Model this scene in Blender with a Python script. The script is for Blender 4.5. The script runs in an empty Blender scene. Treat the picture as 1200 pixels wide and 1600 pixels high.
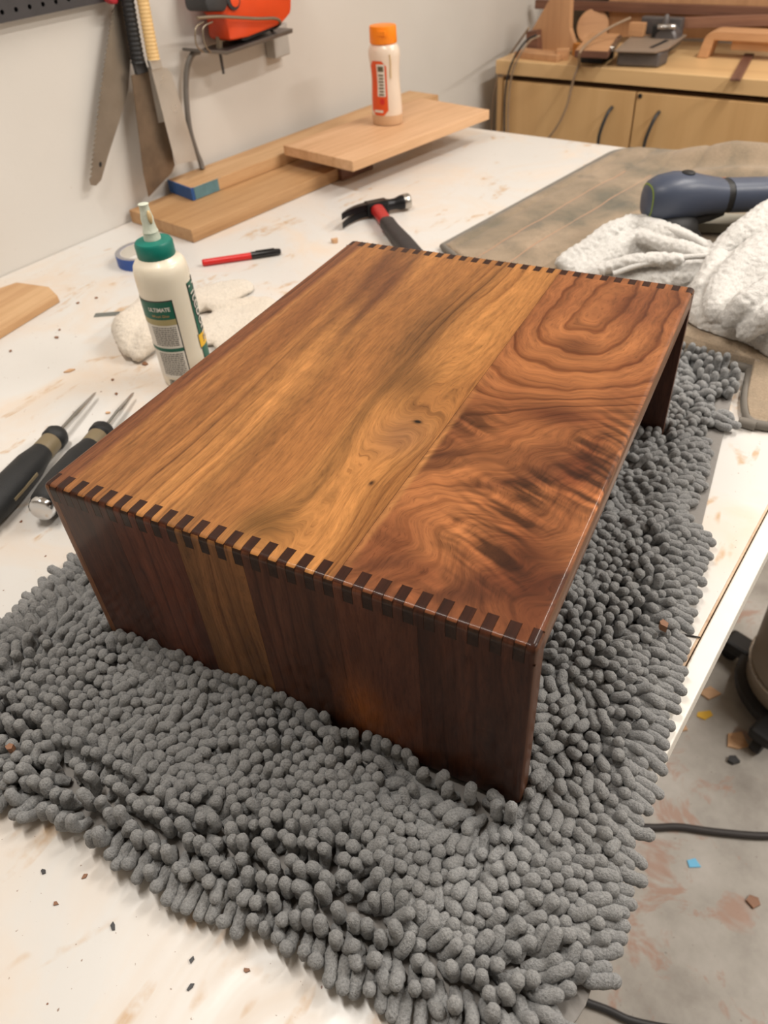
import bpy, bmesh, math, random
import numpy as np
from mathutils import Vector, Matrix, noise as mnoise
random.seed(7); rng = np.random.default_rng(7)
PI = math.pi
scn = bpy.context.scene
COL = scn.collection

# ------------------------------------------------------------------ camera, world, lights, exposure
TZ = 0.90                       # table top height
CAM = np.array([0.49614337, -0.19200087, 1.43890638]); FPX = 1176.39
ROT = np.array([[0.8041313950529762, -0.3532845206419926, 0.47808236420611866],
                [0.5911173862236944, 0.5602782576942299, -0.5802314276727741],
                [-0.06287237226494745, 0.7491851049172531, 0.6593699594126976]])
cd = bpy.data.cameras.new('camera'); cam = bpy.data.objects.new('camera', cd); COL.objects.link(cam)
mw = Matrix([list(ROT[0])+[CAM[0]], list(ROT[1])+[CAM[1]], list(ROT[2])+[CAM[2]], [0, 0, 0, 1]])
cam.matrix_world = mw
cd.sensor_fit = 'VERTICAL'; cd.sensor_height = 36.0; cd.sensor_width = 27.0
cd.lens = 36.0*FPX/1600.0
cd.clip_start = 0.02
cd.dof.use_dof = True; cd.dof.focus_distance = 0.58; cd.dof.aperture_fstop = 9.0
scn.camera = cam

w = bpy.data.worlds.new('world'); scn.world = w; w.use_nodes = True
w.node_tree.nodes['Background'].inputs[0].default_value = (1.0, 0.9, 0.78, 1)
w.node_tree.nodes['Background'].inputs[1].default_value = 0.02

def area(name, loc, sx, sy, power, col, rotz=0, aim=None):
    l = bpy.data.lights.new(name, 'AREA'); l.shape = 'RECTANGLE'; l.size = sx; l.size_y = sy
    l.energy = power; l.color = col
    o = bpy.data.objects.new(name, l); COL.objects.link(o); o.location = loc
    if aim is not None:
        o.rotation_euler = (Vector(aim)-Vector(loc)).to_track_quat('-Z', 'Y').to_euler()
    else:
        o.rotation_euler = (0, 0, rotz)
    return o
area('ceiling_light_back', (0.62, 1.55, 2.52), 0.10, 1.1, 19, (1.0, 0.94, 0.865), rotz=0)
area('ceiling_light_side', (-0.15, 0.05, 2.52), 0.10, 0.9, 13, (1.0, 0.94, 0.865), rotz=1.2)

area('fill_light_right', (1.75, 1.35, 2.52), 0.10, 1.2, 34, (1.0, 0.94, 0.865))  # added fill lamp, brightens the floor, the back and the left wall

scn.view_settings.view_transform = 'Standard'
try: scn.view_settings.look = 'None'
except Exception: pass
scn.view_settings.exposure = 0.35
scn.view_settings.gamma = 1.0
scn.view_settings.use_curve_mapping = False

# ------------------------------------------------------------------ helpers
def ray(x, y): return ROT @ np.array([(x-600)/FPX, -(y-800)/FPX, -1.0])
def pz(x, y, z=TZ): k = ray(x, y); return CAM + k*(z-CAM[2])/k[2]
def pX(x, y, X): k = ray(x, y); return CAM + k*(X-CAM[0])/k[0]
def pY(x, y, Y): k = ray(x, y); return CAM + k*(Y-CAM[1])/k[1]
WX = -0.8714                    # left wall plane
TX1 = 0.460                     # table right edge
TY0, TY1 = -0.75, 1.578         # table near and far edge

def s2l(c):
    c = c/255.0
    return c/12.92 if c <= 0.04045 else ((c+0.055)/1.055)**2.4
def rgb(r, g, b): return (s2l(r), s2l(g), s2l(b), 1.0)

class G:
    def __init__(s, name):
        s.m = bpy.data.materials.new(name); s.m.use_nodes = True
        s.nt = s.m.node_tree; s.b = s.nt.nodes['Principled BSDF']
    def put(s, sock, v):
        if hasattr(v, 'is_linked') or hasattr(v, 'links'): s.nt.links.new(v, sock)
        else: sock.default_value = v
    def n(s, t, ins=None, **kw):
        nd = s.nt.nodes.new(t)
        for k, v in kw.items(): setattr(nd, k, v)
        for k, v in (ins or {}).items(): s.put(nd.inputs[k], v)
        return nd
    def obj(s): return s.n('ShaderNodeTexCoord').outputs['Object']
    def map(s, vec, scale=(1, 1, 1), loc=(0, 0, 0), rot=(0, 0, 0)):
        return s.n('ShaderNodeMapping', {'Vector': vec, 'Scale': scale, 'Location': loc, 'Rotation': rot}).outputs[0]
    def noise(s, vec, scale, detail=3, rough=.55, dist=0):
        return s.n('ShaderNodeTexNoise', {'Vector': vec, 'Scale': scale, 'Detail': detail, 'Roughness': rough, 'Distortion': dist}).outputs['Fac']
    def ramp(s, fac, stops, interp='LINEAR'):
        r = s.n('ShaderNodeValToRGB', {'Fac': fac}); e = r.color_ramp.elements; r.color_ramp.interpolation = interp
        for i, (p, c) in enumerate(stops):
            if not hasattr(c, '__len__'): c = (c, c, c, 1)
            el = e[i] if i < 2 else e.new(p)
            el.position = p; el.color = c
        return r.outputs['Color']
    def mix(s, fac, a, b, blend='MIX'):
        nd = s.n('ShaderNodeMix', data_type='RGBA', blend_type=blend)
        s.put(nd.inputs[0], fac); s.put(nd.inputs[6], a); s.put(nd.inputs[7], b)
        return nd.outputs[2]
    def ma(s, op, a, b=0.0):
        nd = s.n('ShaderNodeMath', operation=op); s.put(nd.inputs[0], a); s.put(nd.inputs[1], b); return nd.outputs[0]
    def set(s, **kw):
        for k, v in kw.items(): s.put(s.b.inputs[k.replace('_', ' ')], v)
        return s
    def bump(s, h, strength=.3, dist=.002):
        s.put(s.b.inputs['Normal'], s.n('ShaderNodeBump', {'Height': h, 'Strength': strength, 'Distance': dist}).outputs[0])
        return s

def plain(name, col, rough=.5, metal=0.0, var=.12, vs=30, bump=0, bs=200, coat=0, **kw):
    g = G(name); o = g.obj()
    nz = g.noise(o, vs, 4)
    c = g.mix(nz, tuple(x*(1-var) for x in col[:3])+(1,), tuple(min(1, x*(1+var)) for x in col[:3])+(1,))
    g.set(Base_Color=c, Metallic=metal)
    g.set(Roughness=g.ma('ADD', g.ma('MULTIPLY', g.noise(o, vs*2.3, 3), .16), rough-.08))
    if coat: g.set(Coat_Weight=coat, Coat_Roughness=.12)
    if bump: g.bump(g.noise(o, bs, 3), bump, .001)
    for k, v in kw.items(): g.put(g.b.inputs[k.replace('_', ' ')], v)
    return g.m

def wood(name, light, mid, dark, axis=0, rings=60, grain=1.0, rough=.55, pores=.25):
    """straight-grained solid wood, grain running along the local axis"""
    g = G(name); o = g.obj()
    sc = [1.0, 1.0, 1.0]; sc[axis] = .06
    m = g.map(o, tuple(sc))
    warp = g.noise(m, 9, 3)
    h = g.noise(g.map(o, tuple(v*1.0 for v in sc)), rings*grain, 3, .6, .6)
    h2 = g.noise(m, rings*.22, 2)
    c = g.ramp(g.ma('ADD', g.ma('MULTIPLY', h, .55), g.ma('MULTIPLY', h2, .5)), [(.28, dark), (.5, mid), (.72, light)])
    sc2 = [1.0]*3; sc2[axis] = .03
    p = g.noise(g.map(o, tuple(sc2)), 700, 2, .6)
    c = g.mix(g.ma('MULTIPLY', g.ramp(p, [(.56, 0.0), (.68, 1.0)]), pores), c, dark)
    c = g.mix(.12, c, g.ramp(warp, [(.3, dark), (.7, light)]))
    g.set(Base_Color=c, Roughness=rough)
    g.bump(p, .08, .0005)
    return g.m

def link(o, parent=None):
    COL.objects.link(o)
    if parent is not None: o.parent = parent
    return o
def mesh(name, V, F, m, parent=None, smooth=False, loc=None, rot=None):
    me = bpy.data.meshes.new(name); me.from_pydata([tuple(map(float, v)) for v in V], [], [tuple(f) for f in F]); me.update()
    if smooth: me.polygons.foreach_set('use_smooth', [True]*len(me.polygons))
    for mm in (m if isinstance(m, (list, tuple)) else [m]): me.materials.append(mm)
    o = bpy.data.objects.new(name, me)
    if loc is not None: o.location = loc
    if rot is not None: o.rotation_euler = rot
    return link(o, parent)
def from_bm(name, bm, m, parent=None, smooth=False, loc=None, rot=None, auto=None):
    bmesh.ops.recalc_face_normals(bm, faces=bm.faces)
    me = bpy.data.meshes.new(name); bm.to_mesh(me); bm.free()
    if smooth: me.polygons.foreach_set('use_smooth', [True]*len(me.polygons))
    if auto: 
        try: me.set_sharp_from_angle(angle=auto)
        except Exception: pass
    for mm in (m if isinstance(m, (list, tuple)) else [m]): me.materials.append(mm)
    o = bpy.data.objects.new(name, me)
    if loc is not None: o.location = loc
    if rot is not None: o.rotation_euler = rot
    return link(o, parent)
def tag(o, label=None, cat=None, group=None, kind=None):
    if label: o['label'] = label
    if cat: o['category'] = cat
    if group: o['group'] = group
    if kind: o['kind'] = kind
    return o
def thing(name, label, cat, loc=(0, 0, 0), rotz=0.0, group=None):
    o = bpy.data.objects.new(name, None); COL.objects.link(o); o.location = tuple(float(v) for v in loc)
    o.rotation_euler = (0, 0, rotz); o.empty_display_size = .05
    return tag(o, label, cat, group)
def bbox(c, s, bev=0, seg=2, rot=None):
    bm = bmesh.new(); bmesh.ops.create_cube(bm, size=1)
    for v in bm.verts: v.co = Vector((v.co.x*s[0], v.co.y*s[1], v.co.z*s[2]))
    if bev: bmesh.ops.bevel(bm, geom=bm.edges[:], offset=bev, segments=seg, profile=.5, affect='EDGES')
    if rot is not None: bmesh.ops.rotate(bm, verts=bm.verts, cent=(0, 0, 0), matrix=Matrix.Rotation(rot[1], 3, rot[0]))
    for v in bm.verts: v.co += Vector(c)
    return bm
def box(name, c, s, m, parent=None, bev=.001, seg=2, rot=None, loc=None, orot=None):
    return from_bm(name, bbox(c, s, bev, seg, rot), m, parent, loc=loc, rot=orot)
def prism_bm(out, d0, d1, frame=None, bev=0, seg=2):
    """outline (list of 2D points) extruded from d0 to d1; frame maps (a,b,d) to a 3D point"""
    frame = frame or (lambda a, b, d: (a, b, d))
    bm = bmesh.new()
    lo = [bm.verts.new(frame(a, b, d0)) for a, b in out]; hi = [bm.verts.new(frame(a, b, d1)) for a, b in out]
    n = len(out)
    bm.faces.new(lo[::-1]); bm.faces.new(hi)
    for i in range(n): bm.faces.new([lo[i], lo[(i+1) % n], hi[(i+1) % n], hi[i]])
    bmesh.ops.recalc_face_normals(bm, faces=bm.faces)
    if bev: bmesh.ops.bevel(bm, geom=[e for e in bm.edges], offset=bev, segments=seg, profile=.5, affect='EDGES', clamp_overlap=True)
    return bm
def prism(name, out, d0, d1, m, parent=None, frame=None, bev=0, seg=2, smooth=False):
    return from_bm(name, prism_bm(out, d0, d1, frame, bev, seg), m, parent, smooth=smooth, auto=.6 if smooth else None)
def lathe_data(prof, seg=32, sx=1.0, sy=1.0):
    V = []; F = []
    for r, z in prof:
        for k in range(seg):
            a = 2*PI*k/seg; V.append((r*math.cos(a)*sx, r*math.sin(a)*sy, z))
    for i in range(len(prof)-1):
        for k in range(seg):
            k2 = (k+1) % seg
            F.append((i*seg+k, i*seg+k2, (i+1)*seg+k2, (i+1)*seg+k))
    F.append(tuple(range(seg))[::-1]); F.append(tuple((len(prof)-1)*seg+k for k in range(seg)))
    return V, F
def lathe(name, prof, m, parent=None, seg=32, sx=1., sy=1., loc=None, rot=None, auto=.7):
    V, F = lathe_data(prof, seg, sx, sy)
    o = mesh(name, V, F, m, parent, True, loc, rot)
    try: o.data.set_sharp_from_angle(angle=auto)
    except Exception: pass
    return o
def tube_data(path, rad, seg=10, cap=True, up=None):
    P = [Vector(p) for p in path]; n = len(P)
    if not hasattr(rad, '__len__'): rad = [rad]*n
    V = []; F = []
    T = [(P[min(i+1, n-1)]-P[max(i-1, 0)]).normalized() for i in range(n)]
    nrm = T[0].orthogonal().normalized() if up is None else (Vector(up)-T[0]*T[0].dot(Vector(up))).normalized()
    for i in range(n):
        nrm = (nrm - T[i]*nrm.dot(T[i])).normalized(); bn = T[i].cross(nrm)
        for k in range(seg):
            a = 2*PI*k/seg; V.append(P[i] + (nrm*math.cos(a)+bn*math.sin(a))*rad[i])
    for i in range(n-1):
        for k in range(seg):
            k2 = (k+1) % seg; F.append((i*seg+k, i*seg+k2, (i+1)*seg+k2, (i+1)*seg+k))
    if cap: F.append(tuple(range(seg))[::-1]); F.append(tuple((n-1)*seg+k for k in range(seg)))
    return V, F
def tube(name, path, rad, m, parent=None, seg=10, smooth=True):
    V, F = tube_data(path, rad, seg)
    o = mesh(name, V, F, m, parent, smooth)
    try: o.data.set_sharp_from_angle(angle=.9)
    except Exception: pass
    return o
def spline(pts, n=8):
    """Catmull-Rom through the points"""
    P = [np.array(p, float) for p in pts]; P = [2*P[0]-P[1]]+P+[2*P[-1]-P[-2]]; out = []
    for i in range(1, len(P)-2):
        for k in range(n):
            t = k/n; a, b, c, d = P[i-1], P[i], P[i+1], P[i+2]
            out.append(.5*((2*b)+(-a+c)*t+(2*a-5*b+4*c-d)*t*t+(-a+3*b-3*c+d)*t**3))
    out.append(P[-2]); return out
def text_mesh(body, size, bold=0.0):
    """flat lettering as (verts, faces) centred on the origin"""
    cu = bpy.data.curves.new('lettering', 'FONT'); cu.body = body; cu.size = size; cu.align_x = 'CENTER'; cu.align_y = 'CENTER'
    cu.offset = bold; cu.resolution_u = 3
    o = bpy.data.objects.new('lettering', cu); COL.objects.link(o)
    dg = bpy.context.evaluated_depsgraph_get(); me = bpy.data.meshes.new_from_object(o.evaluated_get(dg))
    V = [tuple(v.co) for v in me.vertices]; F = [tuple(p.vertices) for p in me.polygons]
    bpy.data.objects.remove(o); bpy.data.meshes.remove(me); bpy.data.curves.remove(cu)
    return V, F

# numpy value noise
def _h(i, j, s):
    n = (i.astype(np.int64)*374761393 + j.astype(np.int64)*668265263 + s*974711) & 0xffffffff
    n = ((n ^ (n >> 13))*1274126177) & 0xffffffff
    n = n ^ (n >> 16)
    return (n & 0xffff)/65535.0
def vn(x, y, s=0):
    x = np.asarray(x, float); y = np.asarray(y, float)
    i = np.floor(x); j = np.floor(y); u = x-i; v = y-j; u = u*u*u*(u*(u*6-15)+10); v = v*v*v*(v*(v*6-15)+10)
    i = i.astype(np.int64); j = j.astype(np.int64)
    return (_h(i, j, s)*(1-u)+_h(i+1, j, s)*u)*(1-v)+(_h(i, j+1, s)*(1-u)+_h(i+1, j+1, s)*u)*v
def fbm(x, y, s=0, o=3):
    a = .5; t = 0; n = 0
    for k in range(o): t = t+a*vn(x*2**k, y*2**k, s+k*17); n += a; a *= .5
    return t/n-.5
def gauss(x, y, cx, cy, sx, sy, rot=0.0):
    dx = x-cx; dy = y-cy; c, s = math.cos(rot), math.sin(rot)
    return np.exp(-((dx*c+dy*s)/sx)**2-((-dx*s+dy*c)/sy)**2)

# ------------------------------------------------------------------ room shell
def m_wall():
    g = G('painted_wall'); o = g.obj()
    c = g.mix(g.ramp(g.noise(o, 1.5, 4), [(.35, 0.0), (.7, 1.0)]), rgb(217, 213, 207), rgb(205, 200, 193))
    sp = g.ramp(g.noise(o, 55, 2), [(.74, 0.0), (.78, 1.0)])
    c = g.mix(g.ma('MULTIPLY', sp, .25), c, rgb(190, 176, 160))
    g.set(Base_Color=c, Roughness=.62); g.bump(g.noise(o, 90, 4), .12, .002); return g.m
def m_concrete():
    g = G('concrete_floor'); o = g.obj()
    c = g.ramp(g.noise(o, 5, 6, .65), [(.3, rgb(142, 136, 129)), (.5, rgb(170, 165, 158)), (.72, rgb(190, 185, 179))])
    st = g.ramp(g.noise(o, 11, 4, .7, .6), [(.56, 0.0), (.66, 1.0)])
    c = g.mix(g.ma('MULTIPLY', st, .6), c, rgb(166, 122, 100))
    sp = g.ramp(g.noise(o, 120, 2), [(.70, 0.0), (.75, 1.0)])
    c = g.mix(g.ma('MULTIPLY', sp, .5), c, rgb(96, 78, 68))
    g.set(Base_Color=c, Roughness=.7); g.bump(g.noise(o, 60, 5), .2, .002); return g.m
MW, MC = m_wall(), m_concrete()
M_CEIL = plain('ceiling_paint', rgb(225, 220, 212), .8)
RX0, RX1, RY0, RY1, RZ = WX, 3.4, -2.6, 2.52, 2.62
def struct(name, c, s, m):
    return tag(box(name, (0, 0, 0), s, m, bev=0, loc=c), name.replace('_', ' '), None, None, 'structure')
cx, cy = (RX0+RX1)/2, (RY0+RY1)/2
tag(struct('floor', (cx, cy, -.05), (RX1-RX0+.2, RY1-RY0+.2, .1), MC), 'stained grey concrete garage floor')
tag(struct('wall_left', (RX0-.05, cy, RZ/2), (.1, RY1-RY0+.2, RZ), MW), 'off-white painted wall with hanging tools')
tag(struct('wall_back', (cx, RY1+.05, RZ/2), (RX1-RX0, .1, RZ), MW), 'off-white painted wall behind the cabinet')
tag(struct('wall_right', (RX1+.05, cy, RZ/2), (.1, RY1-RY0+.2, RZ), MW), 'painted garage wall on the right out of view')
tag(struct('wall_front', (cx, RY0-.05, RZ/2), (RX1-RX0, .1, RZ), MW), 'painted garage wall behind the viewer')
tag(struct('ceiling', (cx, cy, RZ+.05), (RX1-RX0+.2, RY1-RY0+.2, .1), M_CEIL), 'plain painted garage ceiling')

# ------------------------------------------------------------------ workbench
def m_table():
    g = G('white_melamine'); o = g.obj()
    base = g.mix(g.noise(o, 4, 3), rgb(224, 222, 219), rgb(214, 211, 206))
    # sawdust film and old glue stains
    film = g.ramp(g.noise(o, 5.5, 5, .62, .8), [(.45, 0.0), (.68, 1.0)])
    base = g.mix(g.ma('MULTIPLY', film, .5), base, rgb(224, 198, 170))
    st = g.ramp(g.noise(g.map(o, (1, .35, 1), rot=(0, 0, .25)), 19, 3, .6, .9), [(.60, 0.0), (.66, 1.0)])
    ed = g.ramp(g.noise(o, 60, 3), [(.38, 0.0), (.62, 1.0)])
    base = g.mix(g.ma('MULTIPLY', g.ma('MULTIPLY', st, ed), .75), base, rgb(196, 158, 112))
    sp = g.ramp(g.noise(o, 260, 2), [(.715, 0.0), (.745, 1.0)])
    base = g.mix(g.ma('MULTIPLY', sp, .75), base, rgb(126, 88, 62))
    sp2 = g.ramp(g.noise(g.map(o, (1, 1, 1), (3, 1, 0)), 110, 2), [(.745, 0.0), (.765, 1.0)])
    base = g.mix(sp2, base, rgb(120, 72, 46))
    g.set(Base_Color=base, Roughness=g.ma('ADD', .28, g.ma('MULTIPLY', film, .35)))
    g.bump(g.noise(o, 120, 3), .06, .001); return g.m
M_TAB = m_table()
M_EDGE = plain('white_edging', rgb(236, 232, 224), .45, var=.04)
M_DUST = wood('raw_edge', rgb(222, 200, 174), rgb(206, 178, 148), rgb(160, 120, 90))
t = thing('workbench', 'large white melamine workbench speckled with sawdust and glue stains', 'workbench', (0, 0, 0))
TX0 = WX+.002
INX = .4418
box('tabletop', ((TX0+INX)/2-.001, (TY0+TY1)/2, TZ-.018), (INX-TX0-.002, TY1-TY0, .036), M_TAB, t, bev=.0008)
box('edge_strip', ((INX+TX1)/2+.0005, (TY0+TY1)/2, TZ-.0205), (TX1-INX-.001, TY1-TY0, .039), M_EDGE, t, bev=.0015)
box('dust_joint', (INX-.0010, (TY0+TY1)/2, TZ-.0101), (.0019, TY1-TY0-.004, .0196), M_DUST, t, bev=0)
M_LEG = wood('bench_pine', rgb(196, 160, 116), rgb(176, 138, 96), rgb(140, 104, 70), axis=2)
for x in (TX0+.06, .30):
    for y in (TY0+.12, .3, TY1-.08):
        box('leg', (x, y, (TZ-.126)/2), (.085, .085, TZ-.126), M_LEG, t, bev=.003)
for x in (TX0+.06, .30):
    box('apron', (x, (TY0+TY1)/2, TZ-.083), (.04, TY1-TY0-.1, .084), M_LEG, t, bev=.003)

# ------------------------------------------------------------------ the walnut riser
TH = 0.16502790
BW, BL, BT = 0.3945, 0.500, 0.0157
BZ0 = 0.012                       # bottom of the legs above the table (pressed into the mat)
BH = 0.1906 - BZ0                 # height of the piece itself
RR = .0046
def m_walnut():
    g = G('oiled_walnut')
    tone = g.n('ShaderNodeAttribute', attribute_name='tone').outputs['Color']
    gv = g.n('ShaderNodeAttribute', attribute_name='grain').outputs['Vector']
    sp = g.n('ShaderNodeSeparateXYZ', {'Vector': gv})
    fig, al, st = sp.outputs
    fr = g.ma('FRACT', fig)
    ring = g.ramp(fr, [(0.0, .22), (.10, 0.0), (.50, .10), (.78, .45), (.90, 1.0), (.95, .85), (1.0, .22)])
    per = g.ma('ADD', .35, g.noise(g.n('ShaderNodeCombineXYZ', {'X': g.ma('MULTIPLY', fig, .55), 'Y': g.ma('MULTIPLY', al, 9.0)}).outputs[0], 1.0, 2))
    c = g.mix(g.ma('MULTIPLY', g.ma('MULTIPLY', ring, st), per), tone, g.mix(1.0, tone, (.36, .27, .22, 1), 'MULTIPLY'))
    v1 = g.n('ShaderNodeCombineXYZ', {'X': g.ma('MULTIPLY', fig, 5.0), 'Y': g.ma('MULTIPLY', al, 38.0)}).outputs[0]
    f1 = g.noise(v1, 1.0, 4, .65)
    c = g.mix(1.0, c, g.ramp(f1, [(.22, .52), (.5, .98), (.8, 1.40)]), 'MULTIPLY')
    v2 = g.n('ShaderNodeCombineXYZ', {'X': g.ma('MULTIPLY', fig, 20.0), 'Y': g.ma('MULTIPLY', al, 110.0)}).outputs[0]
    f2 = g.noise(v2, 1.0, 2, .6)
    c = g.mix(g.ramp(f2, [(.57, 0.0), (.70, .55)]), c, g.mix(1.0, c, (.42, .36, .32, 1), 'MULTIPLY'))
    g.set(Base_Color=c, Roughness=.5, Coat_Weight=.30, Coat_Roughness=.11, Coat_IOR=1.42, Specular_IOR_Level=.14)
    g.bump(f2, .06, .0004)
    return g.m
M_WAL = m_walnut()
def lc(r, g, b): return np.array(rgb(r, g, b)[:3])
GOLD, GOLD2, OLIVE = lc(148, 98, 54), lc(172, 118, 66), lc(98, 66, 37)
RED, REDL, REDD = lc(122, 72, 43), lc(160, 102, 61), lc(56, 30, 21)
XS = .258
def top_field(x, y):
    """figure phase, length along the grain, ring strength and tone on the top face"""
    main = x < XS
    # --- straight golden board with two eddies and a knot
    warp = .016*fbm(x*9, y*3.0, 3)+.005*fbm(x*30, y*9, 5)
    warp = warp + .020*gauss(x, y, .215, .205, .030, .060, -.25) - .018*gauss(x, y, .240, .155, .018, .045, -.3)
    warp = warp + .030*gauss(x, y, .188, .010, .026, .034, .2) - .012*gauss(x, y, .235, .02, .02, .05)
    warp = warp + .012*gauss(x, y, .20, .33, .03, .10)
    f1 = (x+warp)/.0125 + 1.8*fbm(x*26, y*2.2, 9)+.5*fbm(x*90, y*5, 10)
    s1 = .12+.75*np.clip(fbm((x+warp)*20, y*2.2, 21)*3.0+.15, 0, 1)
    tone = GOLD[None]*np.ones((len(x), 1))
    xw = x+warp; k = np.clip(fbm(xw*30, y*1.6, 31)*2.8+.35, 0, 1)[:, None]; tone = tone*(1-k)+GOLD2*k
    tone = tone*(1+.55*fbm(xw*95, y*2.5, 33, 3)+.45*np.minimum(0, fbm(xw*40, y*1.4, 35, 2)+.06)*2.2)[:, None]
    def add(tone, wt, col): wt = np.clip(wt, 0, 1)[:, None]; return tone*(1-wt)+col*wt
    tone = add(tone, .9*np.clip((.021-x-.004*fbm(x*0, y*3, 27))/.004, 0, 1)*(.75+.5*vn(x*700, y*3, 28)), lc(104, 62, 40))
    tone = add(tone, .55*gauss(x, y, .0235, .33, .0012, .2), lc(196, 146, 92))
    tone = add(tone, .35*gauss(x, y, .012, .25, .018, .6), lc(121, 73, 43))
    tone = add(tone, .9*gauss(x, y, .10, .37, .007, .13, .05), lc(70, 40, 24))
    tone = add(tone, .85*gauss(x, y, .068, .44, .010, .09, .10), lc(84, 48, 28))
    tone = add(tone, .85*gauss(x, y, .092, .41, .026, .085, .12), lc(100, 59, 34))
    tone = add(tone, .75*gauss(x, y, .045, .33, .018, .14, .06), lc(106, 63, 34))
    tone = add(tone, .8*gauss(x, y, .176, .315, .026, .10, .05), OLIVE)
    tone = add(tone, .75*gauss(x, y, .205, .235, .022, .035), lc(95, 63, 34))
    tone = add(tone, .7*gauss(x, y, .232, .160, .022, .030), lc(121, 84, 59))
    tone = add(tone, .8*gauss(x, y, .188, .028, .022, .020), lc(97, 66, 30))
    tone = add(tone, .5*gauss(x, y, .06, .14, .012, .12), lc(116, 73, 39))
    tone = add(tone, .6*gauss(x, y, .233, .40, .010, .12), GOLD2)
    # fine flecked curl across the straight board
    tone = tone*(1+.16*fbm(x*50, y*90, 41, 2)*gauss(x, y, .12, .22, .07, .16)[:, None] if False else 1)
    tone = tone*(1+.30*(fbm(x*14+y*9, y*75, 43, 2)*gauss(x, y, .125, .22, .06, .16))[:, None])
    tone = add(tone, 1.4*gauss(x, y, .2345, .182, .0036, .0024), lc(22, 15, 10))
    tone = add(tone, 1.2*gauss(x, y, .236, .098, .0018, .003), lc(60, 35, 18))
    # --- figured red board
    wx = .026*fbm(x*18, y*12, 51, 3)+.009*fbm(x*60, y*40, 53, 2); wy = .050*fbm(x*15, y*12, 61, 3)+.012*fbm(x*55, y*45, 63, 2)
    X = (x+wx-.322)/.036; Y = (y+wy-.40); Y = np.where(Y < 0, Y/.062, Y/.22)
    f2 = np.sqrt(X*X+Y*Y+.05)*1.55
    lo = 1/(1+np.exp((y-.235-.10*(x-.32)*3)/.016))
    Xf = (x*.86-y*.5)+.014*fbm(x*12, y*14, 71)
    f2l = (Xf)/.022 + 1.6*fbm(x*14, y*26, 73) + 2.0*fbm((x*.8-y*.6)*9, (x*.6+y*.8)*20, 75)
    f2 = f2*(1-lo)+(f2l)*lo
    t2 = RED[None]*np.ones((len(x), 1))
    k = np.clip(fbm(x*13, y*9, 81)*2.6+.45, 0, 1)[:, None]; t2 = t2*(1-k)+REDL*k
    t2 = add(t2, .7*gauss(x, y, .318, .345, .020, .020), lc(83, 44, 25))
    fl = np.clip(fbm((x*.55-y*.83)*30, (x*.83+y*.55)*8, 91)*3.4-.05, 0, 1)
    t2 = add(t2, .85*fl*lo, REDD)
    t2 = add(t2, .85*gauss(x, y, .335, .232, .05, .016, .15), lc(80, 40, 23))
    t2 = add(t2, .85*gauss(x, y, .365, .060, .030, .09, .45), lc(87, 44, 23))
    t2 = add(t2, .75*gauss(x, y, .37, .18, .014, .06), lc(93, 47, 25))
    yc = y+.40*(x-.3)+.012*fbm(x*30, y*26, 95); curl = np.clip(5.0*fbm(x*26, yc*170, 97, 3), -1.1, 1.2)
    t2 = t2*(1+(.62*curl*lo*np.clip(fbm(x*18, y*10, 99)*3+.55, 0, 1))[:, None])
    t2 = add(t2, .9*gauss(x, y, .2605, .12, .0025, .10), lc(177, 123, 73))
    s2 = 1.05-.62*lo
    f = np.where(main, f1, f2); s = np.where(main, s1, s2)
    tone = np.where(main[:, None], tone, t2)
    return f, y, s, tone
PSEAM = [.0, .010, .066, .128, .186, .258, .318, .3945]
PCOL = [lc(150, 100, 66), lc(92, 52, 36), lc(110, 60, 40), lc(144, 98, 58), lc(96, 58, 40), lc(108, 64, 44), lc(86, 50, 34)]
def panel_field(x, z):
    f = (x+.010*fbm(x*12, z*4, 103)+.004*fbm(x*40, z*10, 105))/.013+2.2*fbm(x*34, z*3, 104)
    tone = np.zeros((len(x), 3))
    for i, c in enumerate(PCOL):
        mk = (x >= PSEAM[i]-1e-6) & (x <= PSEAM[i+1]+1e-6); tone[mk] = c
    k = np.clip(fbm(x*40, z*5, 107)*1.8+.5, 0, 1)[:, None]; tone = tone*(.50+.46*k)
    tone = tone*(1+.5*fbm(x*160, z*6, 111, 2))[:, None]
    def add(tone, wt, col): wt = np.clip(wt, 0, 1)[:, None]; return tone*(1-wt)+col*wt
    tone = add(tone, .8*gauss(x, z, .27, .045, .018, .035), lc(158, 92, 44))
    tone = add(tone, .6*gauss(x, z, .30, .09, .02, .03), lc(74, 42, 30))
    return f, z, np.clip(fbm(x*30, z*3, 109)*3+.3, .05, .8), tone
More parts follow.
